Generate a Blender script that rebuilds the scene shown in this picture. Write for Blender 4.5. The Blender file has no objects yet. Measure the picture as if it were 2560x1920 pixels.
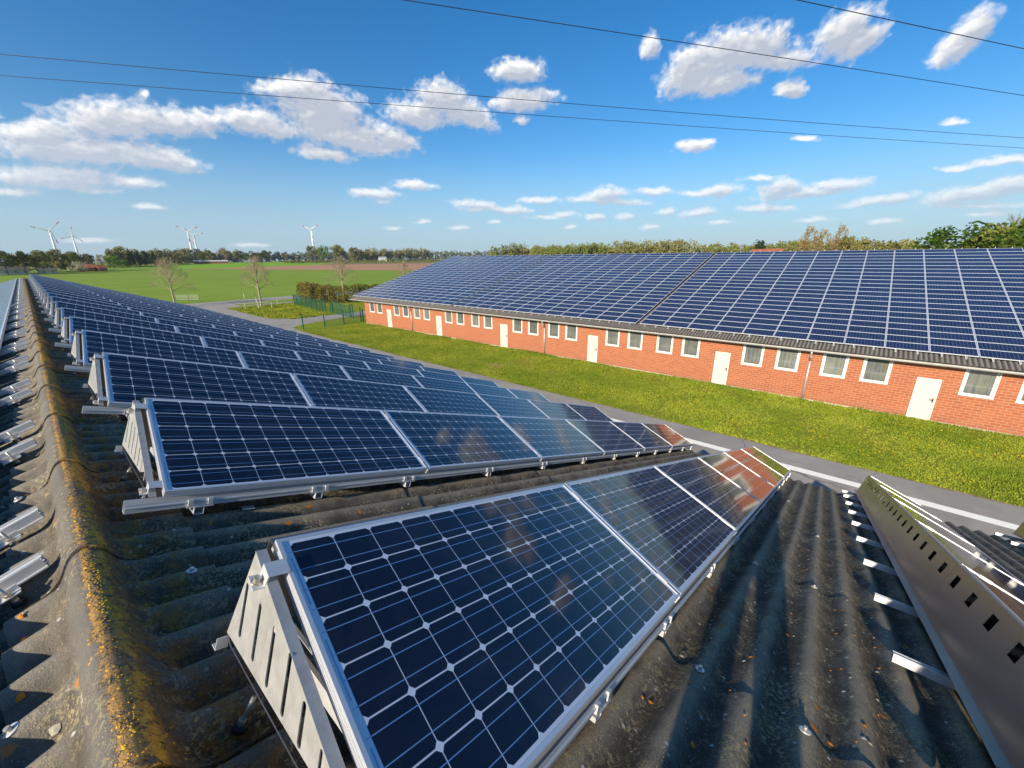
import bpy, bmesh, math, random
from math import sin, cos, tan, pi, radians, hypot, atan2, sqrt
from mathutils import Vector, Matrix, noise
from mathutils.geometry import tessellate_polygon
random.seed(7)
S = bpy.context.scene
C = S.collection
# ------------------------------------------------------------------ camera
AZ, PITCH, ROLL, FPX = 0.8641, 0.3046, -0.0089, 998.32
f = Vector((sin(AZ)*cos(PITCH), cos(AZ)*cos(PITCH), -sin(PITCH)))
r = Vector((cos(AZ), -sin(AZ), 0)); u = r.cross(f)
cr, sr_ = cos(ROLL), sin(ROLL)
right = cr*r + sr_*u; up = -sr_*r + cr*u
cd = bpy.data.cameras.new('camera'); cam = bpy.data.objects.new('camera', cd); C.objects.link(cam)
cam.matrix_world = Matrix(((right.x, up.x, -f.x, 0), (right.y, up.y, -f.y, 0), (right.z, up.z, -f.z, 0), (0, 0, 0, 1)))
cd.sensor_width = 36; cd.lens = FPX/2560*36; cd.clip_start = .02; cd.clip_end = 12000
S.camera = cam
# ------------------------------------------------------------------ sun, sky, exposure
SUNDIR = Vector((-.886, -.084, .454)).normalized()          # towards the sun
SUN_EL = math.asin(SUNDIR.z); SUN_AZ = atan2(SUNDIR.x, SUNDIR.y)
sd = bpy.data.lights.new('sun', 'SUN'); sd.energy = 5.0; sd.angle = radians(.53); sd.color = (1, .88, .70)
so = bpy.data.objects.new('sun', sd); C.objects.link(so)
so.rotation_euler = (-SUNDIR).to_track_quat('-Z', 'Y').to_euler(); so.location = (-30, 0, 30)
S.view_settings.view_transform = 'Standard'; S.view_settings.look = 'None'
S.view_settings.exposure = 0.40; S.view_settings.gamma = 1
W = bpy.data.worlds.new('World'); S.world = W; W.use_nodes = True

class NT:
    """small wrapper for writing node trees"""
    def __init__(s, nt): s.t = nt; s.t.nodes.clear()
    def n(s, typ, props=None, **inp):
        nd = s.t.nodes.new(typ)
        for k, v in (props or {}).items(): setattr(nd, k, v)
        for k, v in inp.items():
            key = int(k[1:]) if k[0] == 'i' and k[1:].isdigit() else k.replace('_', ' ')
            s.set(nd.inputs[key], v)
        return nd
    def set(s, sock, v):
        if hasattr(v, 'node') or isinstance(v, bpy.types.NodeSocket): s.t.links.new(v, sock)
        else:
            if isinstance(v, tuple) and len(v) == 3 and sock.type == 'RGBA': v = v+(1,)
            sock.default_value = v
    def m(s, op, a, b=0.0, c=0.0, clamp=False):
        nd = s.n('ShaderNodeMath', {'operation': op, 'use_clamp': clamp}, i0=a, i1=b)
        if op in ('MULTIPLY_ADD', 'SMOOTH_MAX', 'SMOOTH_MIN', 'WRAP', 'COMPARE'): s.set(nd.inputs[2], c)
        return nd.outputs[0]
    def vm(s, op, a, b=(0, 0, 0)):
        nd = s.n('ShaderNodeVectorMath', {'operation': op}, i0=a, i1=b)
        return nd.outputs['Value'] if op in ('LENGTH', 'DOT_PRODUCT') else nd.outputs[0]
    def mix(s, fac, a, b, blend='MIX'):
        nd = s.n('ShaderNodeMix', {'data_type': 'RGBA', 'blend_type': blend})
        s.set(nd.inputs[0], fac); s.set(nd.inputs[6], a); s.set(nd.inputs[7], b)
        return nd.outputs[2]
    def rng(s, v, a, b, c=0.0, d=1.0, smooth=False):
        return s.n('ShaderNodeMapRange', {'interpolation_type': 'SMOOTHSTEP' if smooth else 'LINEAR'}, i0=v, i1=a, i2=b, i3=c, i4=d).outputs[0]
    def noise(s, vec, scale, detail=4, rough=.55, dist=0.0):
        return s.n('ShaderNodeTexNoise', None, Vector=vec, Scale=scale, Detail=detail, Roughness=rough, Distortion=dist).outputs[0]
    def vor(s, vec, scale, out='Distance', feature='F1', rnd=1.0):
        return s.n('ShaderNodeTexVoronoi', {'feature': feature}, Vector=vec, Scale=scale, Randomness=rnd).outputs[out]
    def sep(s, v):
        return s.n('ShaderNodeSeparateXYZ', None, i0=v).outputs
    def comb(s, x, y, z):
        return s.n('ShaderNodeCombineXYZ', None, i0=x, i1=y, i2=z).outputs[0]

# cloud ellipses: azimuth, elevation, radius along, radius across, tilt (degrees)
CLOUDS = [(3.8,10.6,2.45,.98,13),(9.3,12.54,4.03,1.46,12),(13.9,12.97,3.61,1.14,8),(6.1,9.55,5.63,1.12,3),(11.7,9.71,2.91,.94,-5),(3.8,7.21,3.69,.93,4),(8.8,7.36,2.1,.49,2),(6.2,6.43,1.64,.35,5),
(20.9,13.9,3.27,1.22,-5),(27.6,15.47,4.26,2.13,1),(24.2,17.47,2.85,.78,7),(27.4,16.91,2.61,1.65,-23),(30.4,13.48,5.21,1.4,-6),(27.1,11.63,3.03,.66,-2),(35.2,13.77,2.4,1.21,-11),(41.6,17.91,2.76,1.53,-6),(38.1,16.22,3.32,1.34,-2),(44.3,16.42,3.33,1.17,-16),
(50.6,20.56,2.68,1.06,-1),(51.2,17.78,3.39,1.09,3),(50.9,15.97,.86,.37,-1),(70.8,19.33,3.24,1.99,20),(75.7,20.11,3.71,1.66,-2),(73.4,17.81,3.61,1.11,-4),(79.3,18.76,2.5,.88,-11),(84.0,19.69,2.12,1.54,12),(85.6,18.84,1.65,1.25,27),(65.9,21.64,.88,1.04,35),(80.6,16.12,1.25,.67,-10),
(92.6,16.79,1.35,1.17,32),(93.4,17.75,1.09,1.03,23),(71.7,12.24,1.76,.6,-1),(82.6,11.64,1.03,.25,-8),(93.6,11.15,.6,.25,-11),(32.6,7.74,2.68,.52,0),(33.1,6.86,1.01,.25,1),(37.2,8.81,2.07,.52,-2),(9.9,5.28,1.16,.26,1),(11.8,15.11,.36,.25,10),
(45.1,6.76,2.73,.39,-3),(46.3,6.2,3.06,.28,0),(50.0,6.01,1.96,.45,-1),(53.3,7.13,2.3,.38,-1),(56.7,5.41,1.33,.33,-1),(54.3,5.12,2.44,.25,-1),(60.6,4.99,1.01,.39,-1),(64.4,4.99,.97,.38,-2),(61.9,7.66,2.27,.74,2),(61.9,6.86,4.03,.43,-5),(67.8,7.66,1.89,.41,-3),
(74.8,7.24,1.99,.6,4),(72.3,7.25,2.03,.3,-4),(79.1,8.33,1.68,.28,-2),(83.1,6.37,3.91,.47,2),(80.9,7.11,1.66,.77,6),(86.2,6.89,2.21,.53,0),(80.1,5.09,2.66,.38,-4),(73.1,5.07,1.81,.42,2),(69.4,5.24,.97,.37,-2),(89.1,5.16,2.33,.4,7),(91.2,5.23,1.26,.39,7),
(96.1,5.14,3.08,.63,5),(98.1,5.64,1.46,.68,4),(97.2,7.55,1.73,.37,2),(94.8,7.37,1.17,.25,-8),(96.6,4.14,2.71,.25,-5),(97.6,3.41,1.35,.25,-5),
(17.9,1.7,1.85,.25,0),(5.0,1.97,1.63,.25,1),(34.2,3.8,1.0,.25,1),(38.0,4.6,.9,.25,0),(42.5,3.9,1.1,.25,0),(47.5,4.6,.8,.25,0),(67.5,3.6,.9,.25,0),(75.5,3.9,1.1,.25,0),(84.5,3.7,1.2,.25,0),(90.5,3.2,1.0,.25,0),(57.5,3.9,.7,.25,0),(1.1,5.81,1.65,.29,6),(1.1,7.06,1.36,.35,7),
# more clouds higher up, seen only in the glass
(112,20,7,4,5),(122,12,9,3,0),(-8,12,7,3,0),(-20,20,8,4,5)]

def build_world():
    w = NT(W.node_tree)
    sky = w.n('ShaderNodeTexSky', {'sky_type': 'NISHITA', 'sun_disc': False, 'sun_elevation': SUN_EL, 'sun_rotation': SUN_AZ,
                                   'altitude': 0, 'air_density': 1.0, 'dust_density': .5, 'ozone_density': 3.0}).outputs[0]
    sky = w.n('ShaderNodeHueSaturation', None, Hue=.5, Saturation=1.38, Value=1.0, Color=sky).outputs[0]
    sky = w.mix(1.0, sky, (.90, 1.0, 1.03, 1), 'MULTIPLY')
    z = w.sep(w.n('ShaderNodeTexCoord').outputs['Generated'])[2]
    sky = w.mix(w.rng(z, .0, .24, .80, 0, True), sky, (2.75, 4.0, 5.2, 1))          # milky air low down
    bg = w.n('ShaderNodeBackground', None, Color=sky, Strength=.11)
    out = w.n('ShaderNodeOutputWorld'); w.set(out.inputs[0], bg.outputs[0])
build_world()

# ------------------------------------------------------------------ materials
def mat(name, fn):
    m = bpy.data.materials.new(name); m.use_nodes = True
    q = NT(m.node_tree); p = q.n('ShaderNodeBsdfPrincipled'); o = q.n('ShaderNodeOutputMaterial'); q.set(o.inputs[0], p.outputs[0])
    fn(q, p); return m
def P(q, p, **kw):
    for k, v in kw.items(): q.set(p.inputs[k.replace('_', ' ')], v)
def bump(q, p, h, strength=.4, dist=.01):
    b = q.n('ShaderNodeBump', None, Strength=strength, Distance=dist, Height=h); q.set(p.inputs['Normal'], b.outputs[0])
def objco(q): return q.n('ShaderNodeTexCoord').outputs['Object']
def simple(name, col, rough=.6, metal=0.0, var=.12, scale=6.0, bumpy=0.0):
    def fn(q, p):
        v = objco(q); n = q.noise(v, scale, 5, .6)
        c = q.mix(q.rng(n, .3, .7), tuple(a*(1-var) for a in col), tuple(min(1, a*(1+var)) for a in col))
        P(q, p, Base_Color=c, Roughness=q.rng(q.noise(v, scale*2.3, 3), .3, .7, rough*.85, min(1, rough*1.15)), Metallic=metal)
        if bumpy: bump(q, p, q.noise(v, scale*5, 4), bumpy, .01)
    return mat(name, fn)
M = {}
PL, PW = 1.58, .797
def cell_fn(dark, gapc, busc, rough, gap=1.0, vary=.15, ior=1.43):
    def fn(q, p):
        uv = q.n('ShaderNodeUVMap').outputs[0]; x, y = q.sep(uv)[:2]
        mu, mv = .030, .020; pu = (PL-2*mu)/12; pv = (PW-2*mv)/6
        ux = q.m('DIVIDE', q.m('SUBTRACT', x, mu), pu); uy = q.m('DIVIDE', q.m('SUBTRACT', y, mv), pv)
        ax = q.m('MULTIPLY', q.m('ABSOLUTE', q.m('SUBTRACT', q.m('FRACT', ux), .5)), pu)
        sy = q.m('MULTIPLY', q.m('SUBTRACT', q.m('FRACT', uy), .5), pv); ay = q.m('ABSOLUTE', sy)
        e = .0006
        a = q.rng(ax, pu/2-.0011*gap-e, pu/2-.0011*gap+e, 1, 0)
        b = q.rng(ay, pv/2-.0019*gap-e, pv/2-.0019*gap+e, 1, 0)
        c = q.rng(q.m('ADD', ax, ay), (pu+pv)/2-.0135-e, (pu+pv)/2-.0135+e, 1, 0)
        inx = q.m('MULTIPLY', q.m('GREATER_THAN', ux, 0.0), q.m('LESS_THAN', ux, 12.0))
        iny = q.m('MULTIPLY', q.m('GREATER_THAN', uy, 0.0), q.m('LESS_THAN', uy, 6.0))
        cell = q.m('MULTIPLY', q.m('MULTIPLY', a, b), q.m('MULTIPLY', c, q.m('MULTIPLY', inx, iny)))
        bus = q.rng(q.m('ABSOLUTE', q.m('SUBTRACT', ay, .031)), .0008, .0016, 1, 0)
        bus = q.m('MULTIPLY', bus, q.m('MULTIPLY', iny, q.m('MULTIPLY', q.m('GREATER_THAN', ux, -.09), q.m('LESS_THAN', ux, 12.09))))
        # short solder ribbons on the end margins
        rib = q.m('MULTIPLY', q.rng(q.m('ABSOLUTE', q.m('SUBTRACT', x, mu-.008)), .0018, .003, 1, 0), q.m('LESS_THAN', q.m('ABSOLUTE', q.m('SUBTRACT', q.m('FRACT', q.m('MULTIPLY', uy, .5)), .5)), .3))
        fl = q.comb(q.m('FLOOR', ux), q.m('FLOOR', uy), q.n('ShaderNodeObjectInfo').outputs['Random'])
        rv = q.n('ShaderNodeTexWhiteNoise', {'noise_dimensions': '3D'}, Vector=fl).outputs[0]
        oi = q.n('ShaderNodeObjectInfo').outputs['Random']
        dk = q.mix(rv, tuple(k*(1-vary) for k in dark), tuple(k*(1+vary) for k in dark))
        dk = q.mix(q.m('MULTIPLY', oi, .6), dk, tuple(k*1.7 for k in dark))
        fing = q.m('LESS_THAN', q.m('FRACT', q.m('MULTIPLY', x, 420.0)), .12)
        dk = q.mix(q.m('MULTIPLY', fing, .05), dk, (.5, .55, .65, 1))
        col = q.mix(cell, gapc, dk)
        col = q.mix(q.m('MULTIPLY', rib, .75), col, (.18, .32, .55, 1))
        col = q.mix(q.m('MULTIPLY', bus, .85), col, busc)
        oc = objco(q)
        dust = q.noise(oc, 3.0, 6, .65, .6)
        col = q.mix(q.rng(dust, .45, .8, 0, .035), col, (.5, .48, .42, 1))
        P(q, p, Base_Color=col, Roughness=q.rng(dust, .3, .8, rough, rough*2.0), IOR=ior)
        P(q, p, Coat_Weight=0.0)
    return fn
M['cells'] = mat('glass_over_mono_cells', cell_fn((.0040, .0050, .015), (.62, .68, .78), (.16, .33, .66), .045, 1.0, .15, 1.50))  # silver busbars tinted blue, sky reflection put into the colour
M['cells_far'] = mat('glass_over_blue_cells', cell_fn((.004, .010, .043), (.28, .34, .48), (.018, .028, .070), .10, .9, .04, 1.33))
def alu_fn(q, p):
    v = objco(q); n = q.noise(q.vm('MULTIPLY', v, (3, 40, 40)), 2.0, 4, .6); s = q.noise(v, 9, 5, .65)
    c = q.mix(q.rng(n, .3, .7), (.60, .60, .60, 1), (.72, .72, .71, 1)); c = q.mix(q.rng(s, .6, .85, 0, .3), c, (.46, .44, .41, 1))
    P(q, p, Base_Color=c, Metallic=.35, Roughness=q.rng(s, .3, .7, .32, .52)); bump(q, p, n, .08, .002)
M['alu'] = mat('weathered_aluminium', alu_fn)
M['alu_plate'] = mat('dull_aluminium_sheet', lambda q, p: P(q, p, Base_Color=q.mix(q.rng(q.noise(objco(q), 1.6, 2, .5), .35, .7), (.33, .305, .285, 1), (.26, .24, .225, 1)), Metallic=.8, Roughness=.33))
M['end_plate'] = mat('scratched_aluminium_sheet', lambda q, p: (lambda v, a, b: (P(q, p, Base_Color=q.mix(q.rng(b, .35, .75), (.50, .485, .46, 1), (.34, .325, .30, 1)), Metallic=.35, Roughness=q.rng(a, .3, .7, .38, .6)), bump(q, p, a, .1, .002)))(objco(q), q.noise(q.vm('MULTIPLY', objco(q), (3, 30, 4)), 5, 5, .65, 1.0), q.noise(objco(q), 16, 6, .7)))
M['frame'] = simple('anodised_frame', (.66, .67, .69), .38, .45, .05, 5)
M['steel'] = simple('stainless_bolt', (.62, .56, .46), .35, .7, .15, 40)
M['dark'] = simple('black_rubber', (.02, .02, .022), .7, 0, .2, 30)
M['tape'] = simple('grey_repair_tape', (.42, .43, .44), .5, .3, .15, 60, .4)
PITCH_W = .177
def roof_fn(cap=False):
    def fn(q, p):
        v = objco(q); x, y, z = q.sep(v)[:3]
        big = q.noise(v, 1.1, 5, .6); mid = q.noise(v, 7, 6, .65); fine = q.noise(v, 55, 4, .7)
        str_ = q.noise(q.vm('MULTIPLY', v, (1.2, 14, 1.2)), 1.6, 5, .65)          # streaks running down the slope
        c = q.mix(q.rng(mid, .3, .72), (.066, .055, .042, 1), (.190, .162, .125, 1))
        c = q.mix(q.rng(big, .45, .75, 0, .5), c, (.27, .25, .215, 1))
        c = q.mix(q.m('MULTIPLY', q.rng(str_, .5, .7), .45), c, (.065, .054, .043, 1))
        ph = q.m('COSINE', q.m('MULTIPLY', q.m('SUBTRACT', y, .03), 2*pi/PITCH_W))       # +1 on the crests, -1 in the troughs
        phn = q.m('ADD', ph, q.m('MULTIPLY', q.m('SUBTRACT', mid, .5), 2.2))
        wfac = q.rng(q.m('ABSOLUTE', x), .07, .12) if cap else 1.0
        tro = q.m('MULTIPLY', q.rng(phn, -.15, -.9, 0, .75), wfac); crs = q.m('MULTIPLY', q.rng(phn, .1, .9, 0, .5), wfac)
        c = q.mix(tro, c, (.045, .037, .026, 1)); c = q.mix(crs, c, (.36, .31, .24, 1) if cap else (.47, .40, .28, 1))  # trough dirt and crest lichen, also standing in for weak wave shading
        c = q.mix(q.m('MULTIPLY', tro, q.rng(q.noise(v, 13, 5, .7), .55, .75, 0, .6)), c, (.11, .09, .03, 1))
        grit = q.noise(v, 210, 3, .8); c = q.mix(q.rng(grit, .42, .66, 0, .55), c, (.036, .028, .018, 1)); c = q.mix(q.rng(grit, .42, .30, 0, .35), c, (.42, .38, .30, 1))
        # pale speckle lichen
        f1 = q.vor(q.vm('ADD', v, (0, 0, 0)), 95, 'Distance'); m1 = q.rng(q.noise(v, 9, 4, .7), .46, .68)
        sp = q.m('MULTIPLY', q.rng(q.m('ADD', f1, q.m('MULTIPLY', fine, .25)), .30, .42, 1, 0), m1)
        c = q.mix(q.m('MULTIPLY', sp, .9), c, (.52, .49, .38, 1))
        f2 = q.vor(v, 34, 'Distance'); r2 = q.sep(q.vor(v, 34, 'Color'))[0]
        fl = q.m('MULTIPLY', q.rng(q.m('ADD', f2, q.m('MULTIPLY', fine, .3)), .33, .42, 1, 0), q.m('GREATER_THAN', r2, .90))
        c = q.mix(fl, c, (.50, .49, .42, 1))
        # mustard film in streaks
        ms = q.m('MULTIPLY', q.rng(str_, .52, .68), q.rng(q.noise(v, 4.5, 5, .7), .45, .62))
        c = q.mix(q.m('MULTIPLY', ms, .40 if not cap else .25), c, (.30, .20, .075, 1))
        dm = q.m('MULTIPLY', q.rng(q.noise(v, 60, 4, .75), .50, .60), q.rng(q.noise(v, 5, 4, .65), .44, .60)); c = q.mix(q.m('MULTIPLY', dm, .75), c, (.50, .40, .20, 1))
        # orange rosettes
        f3 = q.vor(v, 17, 'Distance'); r3 = q.sep(q.vor(v, 17, 'Color'))[1]
        orr = q.m('MULTIPLY', q.rng(q.m('ADD', f3, q.m('MULTIPLY', fine, .65)), .50, .60, 1, 0), q.m('GREATER_THAN', r3, .965 if not cap else .93))
        c = q.mix(orr, c, (.62, .20, .015, 1))
        h = q.m('ADD', q.m('MULTIPLY', fine, .5), q.m('ADD', q.m('MULTIPLY', sp, .5), q.m('MULTIPLY', mid, .5)))
        if cap:
            # x is the distance across the ridge: crust along the lee side of the roll, moss in the crease behind it
            wob = q.m('ADD', x, q.m('MULTIPLY', q.m('SUBTRACT', q.noise(q.vm('MULTIPLY', v, (1, 1, 1)), 7, 5, .7), .5), .13))
            edge = q.m('ADD', x, q.m('MULTIPLY', q.m('SUBTRACT', q.noise(v, 28, 5, .75), .5), .07))
            band = q.m('MULTIPLY', q.rng(edge, -.016, -.008), q.rng(wob, .045, .075, 1, 0))
            pres = q.m('MULTIPLY', q.rng(q.noise(q.vm('MULTIPLY', v, (.4, 1, .4)), 3.2, 3, .6), .36, .46), q.rng(q.noise(v, 40, 4, .7), .38, .46))
            crust = q.m('MULTIPLY', band, pres)
            cc = q.mix(q.rng(q.noise(v, 75, 4, .7), .35, .65), (.62, .25, .015, 1), (.78, .44, .04, 1))
            c = q.mix(q.m('MULTIPLY', crust, .95), c, cc)
            moss = q.m('MULTIPLY', q.rng(wob, .03, .08), q.rng(wob, .14, .32, 1, 0))
            mossn = q.m('MULTIPLY', moss, q.rng(q.noise(v, 13, 6, .75), .45, .60))
            c = q.mix(q.m('MULTIPLY', mossn, .65), c, (.46, .205, .020, 1))
            crease_dk = q.m('MULTIPLY', q.rng(wob, .04, .06), q.rng(wob, .075, .10, 1, 0))
            c = q.mix(q.m('MULTIPLY', crease_dk, .4), c, (.035, .034, .034, 1))  # darker narrow band along the foot of the roll
            lft = q.m('MULTIPLY', q.rng(x, -.13, -.19), q.rng(q.noise(v, 11, 5, .7), .40, .62))
            c = q.mix(q.m('MULTIPLY', lft, .55), c, (.36, .33, .25, 1))
            base = q.rng(q.m('ADD', x, q.m('MULTIPLY', mid, .04)), -.07, -.09)
            c = q.mix(q.m('MULTIPLY', base, .3), c, (.25, .23, .19, 1)); rl_ = q.m('MULTIPLY', q.rng(x, -.08, -.05), q.rng(x, .02, .05, 1, 0)); c = q.mix(q.m('MULTIPLY', rl_, .5), c, (.17, .16, .145, 1))
            h = q.m('ADD', h, q.m('MULTIPLY', q.m('ADD', crust, q.m('MULTIPLY', mossn, .7)), 1.8))
        P(q, p, Base_Color=c, Roughness=.88, Specular_IOR_Level=.3)
        bump(q, p, q.m('ADD', h, q.m('MULTIPLY', grit, .5)), .9, .006)
    return fn
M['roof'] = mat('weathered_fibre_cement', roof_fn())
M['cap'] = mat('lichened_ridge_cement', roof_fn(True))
def rf_fn(q, p):
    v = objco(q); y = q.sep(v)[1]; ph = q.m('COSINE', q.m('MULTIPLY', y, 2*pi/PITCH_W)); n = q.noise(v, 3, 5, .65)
    c = q.mix(q.rng(q.m('ADD', ph, q.m('MULTIPLY', n, .8)), -.6, 1.2), (.022, .021, .021, 1), (.135, .125, .115, 1)); c = q.mix(q.rng(n, .55, .8, 0, .5), c, (.17, .16, .13, 1))  # wave shading painted into the colour: dark troughs, paler crests
    P(q, p, Base_Color=c, Roughness=.88)
M['roof_far'] = mat('dark_corrugated_cement', rf_fn)
M['frame_far'] = simple('bright_panel_frame', (.66, .68, .70), .4, 0, .03, 3)
def brick_fn(q, p):
    v = objco(q); x, y, z = q.sep(v)[:3]
    w = q.comb(y, z, 0.0); w = q.vm('ADD', w, (.02, .013, 0))
    b = q.n('ShaderNodeTexBrick', {'offset': .5}, Vector=w, Color1=(.345, .088, .031, 1), Color2=(.44, .132, .050, 1), Mortar=(.44, .25, .165, 1), Scale=1.0, Mortar_Size=.015, Mortar_Smooth=.1, Bias=0.0, Brick_Width=.33, Row_Height=.125)
    n = q.noise(v, 1.3, 5, .6); n2 = q.noise(v, 14, 3, .6)
    c = q.mix(q.rng(n, .35, .7, 0, .35), b.outputs[0], (.50, .165, .065, 1)); c = q.mix(q.rng(n2, .5, .8, 0, .2), c, (.30, .09, .05, 1))
    bs = q.m('MULTIPLY', q.rng(q.m('ADD', z, q.m('MULTIPLY', q.noise(v, 2.2, 5, .7), .7)), -6.95, -7.45), .35); c = q.mix(bs, c, (.22, .13, .08, 1))
    P(q, p, Base_Color=c, Roughness=.85); bump(q, p, b.outputs[1], -.35, .01)
M['brick'] = mat('red_brick', brick_fn)
M['white'] = simple('white_paint', (.80, .79, .74), .45, 0, .04, 2)
M['plinth'] = simple('pale_plinth', (.55, .50, .42), .8, 0, .2, 3)
M['gutter'] = simple('grey_zinc', (.50, .51, .51), .5, .4, .1, 4)
M['door'] = simple('cream_door', (.66, .63, .54), .45, 0, .03, 1.5)
def pane_fn(q, p):
    v = objco(q); z = q.sep(v)[2]; rnd = q.n('ShaderNodeObjectInfo').outputs['Random']
    str_ = q.noise(q.vm('ADD', q.vm('MULTIPLY', v, (1, 9, .5)), q.comb(q.m('MULTIPLY', rnd, 9.0), 0.0, 0.0)), 1.5, 5, .7)
    n = q.noise(v, 3.0, 4, .6)
    c = q.mix(q.rng(str_, .35, .68), (.09, .10, .10, 1), (.22, .23, .225, 1))  # pane colour stands in for dark interior, curtains and soft reflections
    c = q.mix(q.m('MULTIPLY', q.rng(n, .4, .65), .5), c, (.22, .23, .13, 1))
    hs = q.n('ShaderNodeHueSaturation', None, Value=q.rng(rnd, 0, 1, .6, 1.25), Color=c).outputs[0]
    P(q, p, Base_Color=hs, Roughness=.04, IOR=1.95)
M['pane'] = mat('streaked_window_glass', pane_fn)
def grass_fn(q, p):
    v = objco(q)
    n = q.noise(v, .35, 5, .6); m_ = q.noise(v, 2.3, 6, .7); fn_ = q.noise(v, 22, 4, .75)
    c = q.mix(q.rng(m_, .32, .68), (.135, .200, .012, 1), (.27, .320, .022, 1))
    c = q.mix(q.rng(n, .42, .68, 0, .75), c, (.27, .245, .04, 1))
    c = q.mix(q.rng(fn_, .45, .75, 0, .55), c, (.045, .078, .010, 1))
    P(q, p, Base_Color=c, Roughness=.95, Specular_IOR_Level=.1); bump(q, p, fn_, .9, .05)
M['grass'] = mat('lawn', grass_fn)
def field_fn(a, b, cc, sc=.03):
    def fn(q, p):
        v = objco(q)
        st = q.vm('MULTIPLY', v, (1, 3.5, 1))
        n = q.noise(st, sc, 6, .65); m_ = q.noise(v, .6, 6, .7); f_ = q.noise(v, 4, 4, .7)
        c = q.mix(q.rng(n, .35, .65), a, b); c = q.mix(q.rng(m_, .4, .7, 0, .5), c, cc); c = q.mix(q.rng(f_, .5, .8, 0, .3), c, tuple(k*.5 for k in a[:3])+(1,))
        P(q, p, Base_Color=c, Roughness=.95, Specular_IOR_Level=.1); bump(q, p, f_, .6, .15)
    return fn
M['field'] = mat('young_crop', field_fn((.155, .245, .028, 1), (.22, .32, .038, 1), (.26, .31, .050, 1), .05))
M['field2'] = mat('bright_crop', field_fn((.17, .33, .018, 1), (.21, .38, .025, 1), (.18, .33, .02, 1), .02))
M['soil'] = mat('bare_soil', field_fn((.36, .19, .11, 1), (.46, .27, .17, 1), (.40, .24, .15, 1), .02))
M['stubble'] = mat('rough_meadow', field_fn((.16, .17, .05, 1), (.22, .21, .08, 1), (.12, .14, .04, 1), .02))
def asph_fn(q, p):
    v = objco(q); n = q.noise(v, .8, 6, .65); f_ = q.noise(v, 40, 3, .8); m_ = q.noise(q.vm('MULTIPLY', v, (1, .25, 1)), 3, 5, .6)
    c = q.mix(q.rng(n, .3, .7), (.27, .25, .225, 1), (.35, .325, .285, 1)); c = q.mix(q.rng(f_, .4, .8, 0, .4), c, (.19, .18, .165, 1)); c = q.mix(q.rng(m_, .55, .75, 0, .3), c, (.40, .37, .32, 1))
    ck = q.vor(q.vm('ADD', v, q.vm('MULTIPLY', q.n('ShaderNodeTexNoise', None, Vector=v, Scale=1.5, Detail=4.0).outputs[1], (.8, .8, 0))), .22, 'Distance', 'DISTANCE_TO_EDGE')
    c = q.mix(q.m('MULTIPLY', q.rng(ck, .004, .010, 1, 0), q.rng(n, .45, .6, 0, .6)), c, (.07, .065, .06, 1))
    st = q.noise(v, .35, 3, .5); c = q.mix(q.rng(st, .56, .60, 0, .22), c, (.15, .14, .13, 1))
    P(q, p, Base_Color=c, Roughness=.9); bump(q, p, f_, .4, .01)
M['asphalt'] = mat('worn_asphalt', asph_fn)
M['verge'] = simple('trodden_soil', (.27, .20, .10), .95, 0, .35, 5, .6)
M['line'] = simple('white_road_paint', (.88, .86, .76), .7, 0, .08, 8)
def leaf_mat(name, a, b, c3=None):
    def fn(q, p):
        v = objco(q); n = q.noise(v, .35, 4, .6); m_ = q.noise(v, 2.0, 3, .7)
        rnd = q.n('ShaderNodeObjectInfo').outputs['Random']
        c = q.mix(q.rng(n, .35, .65), a, b); c = q.mix(q.rng(m_, .4, .7, 0, .6), c, c3 or b)
        P(q, p, Base_Color=c, Roughness=.8, Specular_IOR_Level=.2)
        p.inputs['Transmission Weight'].default_value = 0
    return mat(name, fn)
M['leaf_olive'] = leaf_mat('olive_spring_leaves', (0.1143, 0.1227, 0.0279, 1), (0.2015, 0.2127, 0.0388, 1), (0.1477, 0.1963, 0.0310, 1))
M['leaf_green'] = leaf_mat('fresh_green_leaves', (0.07, 0.14, 0.0168, 1), (0.168, 0.28, 0.028, 1), (0.126, 0.21, 0.021, 1))
M['leaf_brown'] = leaf_mat('brown_budding_twigs', (0.2012, 0.1309, 0.0563, 1), (0.3421, 0.2315, 0.0906, 1), (0.2818, 0.2415, 0.0805, 1))
M['leaf_dark'] = leaf_mat('dark_evergreen_leaves', (0.0365, 0.0648, 0.0284, 1), (0.0911, 0.1255, 0.0446, 1), (0.0607, 0.1013, 0.0405, 1))
M['leaf_mix'] = leaf_mat('mixed_wood_leaves', (0.1702, 0.1441, 0.0521, 1), (0.2603, 0.2402, 0.0601, 1), (0.1302, 0.1502, 0.0441, 1))
M['leaf_hazy'] = leaf_mat('haze_tinted_wood_leaves', (0.1107, 0.1409, 0.1006, 1), (0.1711, 0.1912, 0.1207, 1), (0.1409, 0.151, 0.1207, 1))  # bluish haze of distance mixed into the leaf colour
M['leaf_hedge'] = leaf_mat('hedge_leaves', (0.1312, 0.0985, 0.0197, 1), (0.2494, 0.1969, 0.0328, 1), (0.0919, 0.0919, 0.0263, 1))
M['blossom'] = leaf_mat('white_blossom', (0.55, 0.5, 0.42, 1.0), (0.35, 0.33, 0.2, 1.0), (0.6, 0.56, 0.5, 1.0))
M['bark'] = simple('grey_brown_bark', (.20, .155, .10), .9, 0, .3, 6, .5)
M['bark_pale'] = simple('pale_bark', (.34, .27, .17), .9, 0, .25, 4, .4)
M['green_metal'] = simple('green_coated_steel', (.012, .13, .085), .45, .1, .15, 3)
M['turbine'] = simple('turbine_white', (.78, .78, .76), .5, 0, .03, .1)
M['red'] = simple('red_band', (.55, .06, .04), .5, 0, .05, .1)
M['tile'] = simple('red_roof_tiles', (.34, .10, .055), .8, 0, .2, .4)
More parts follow.
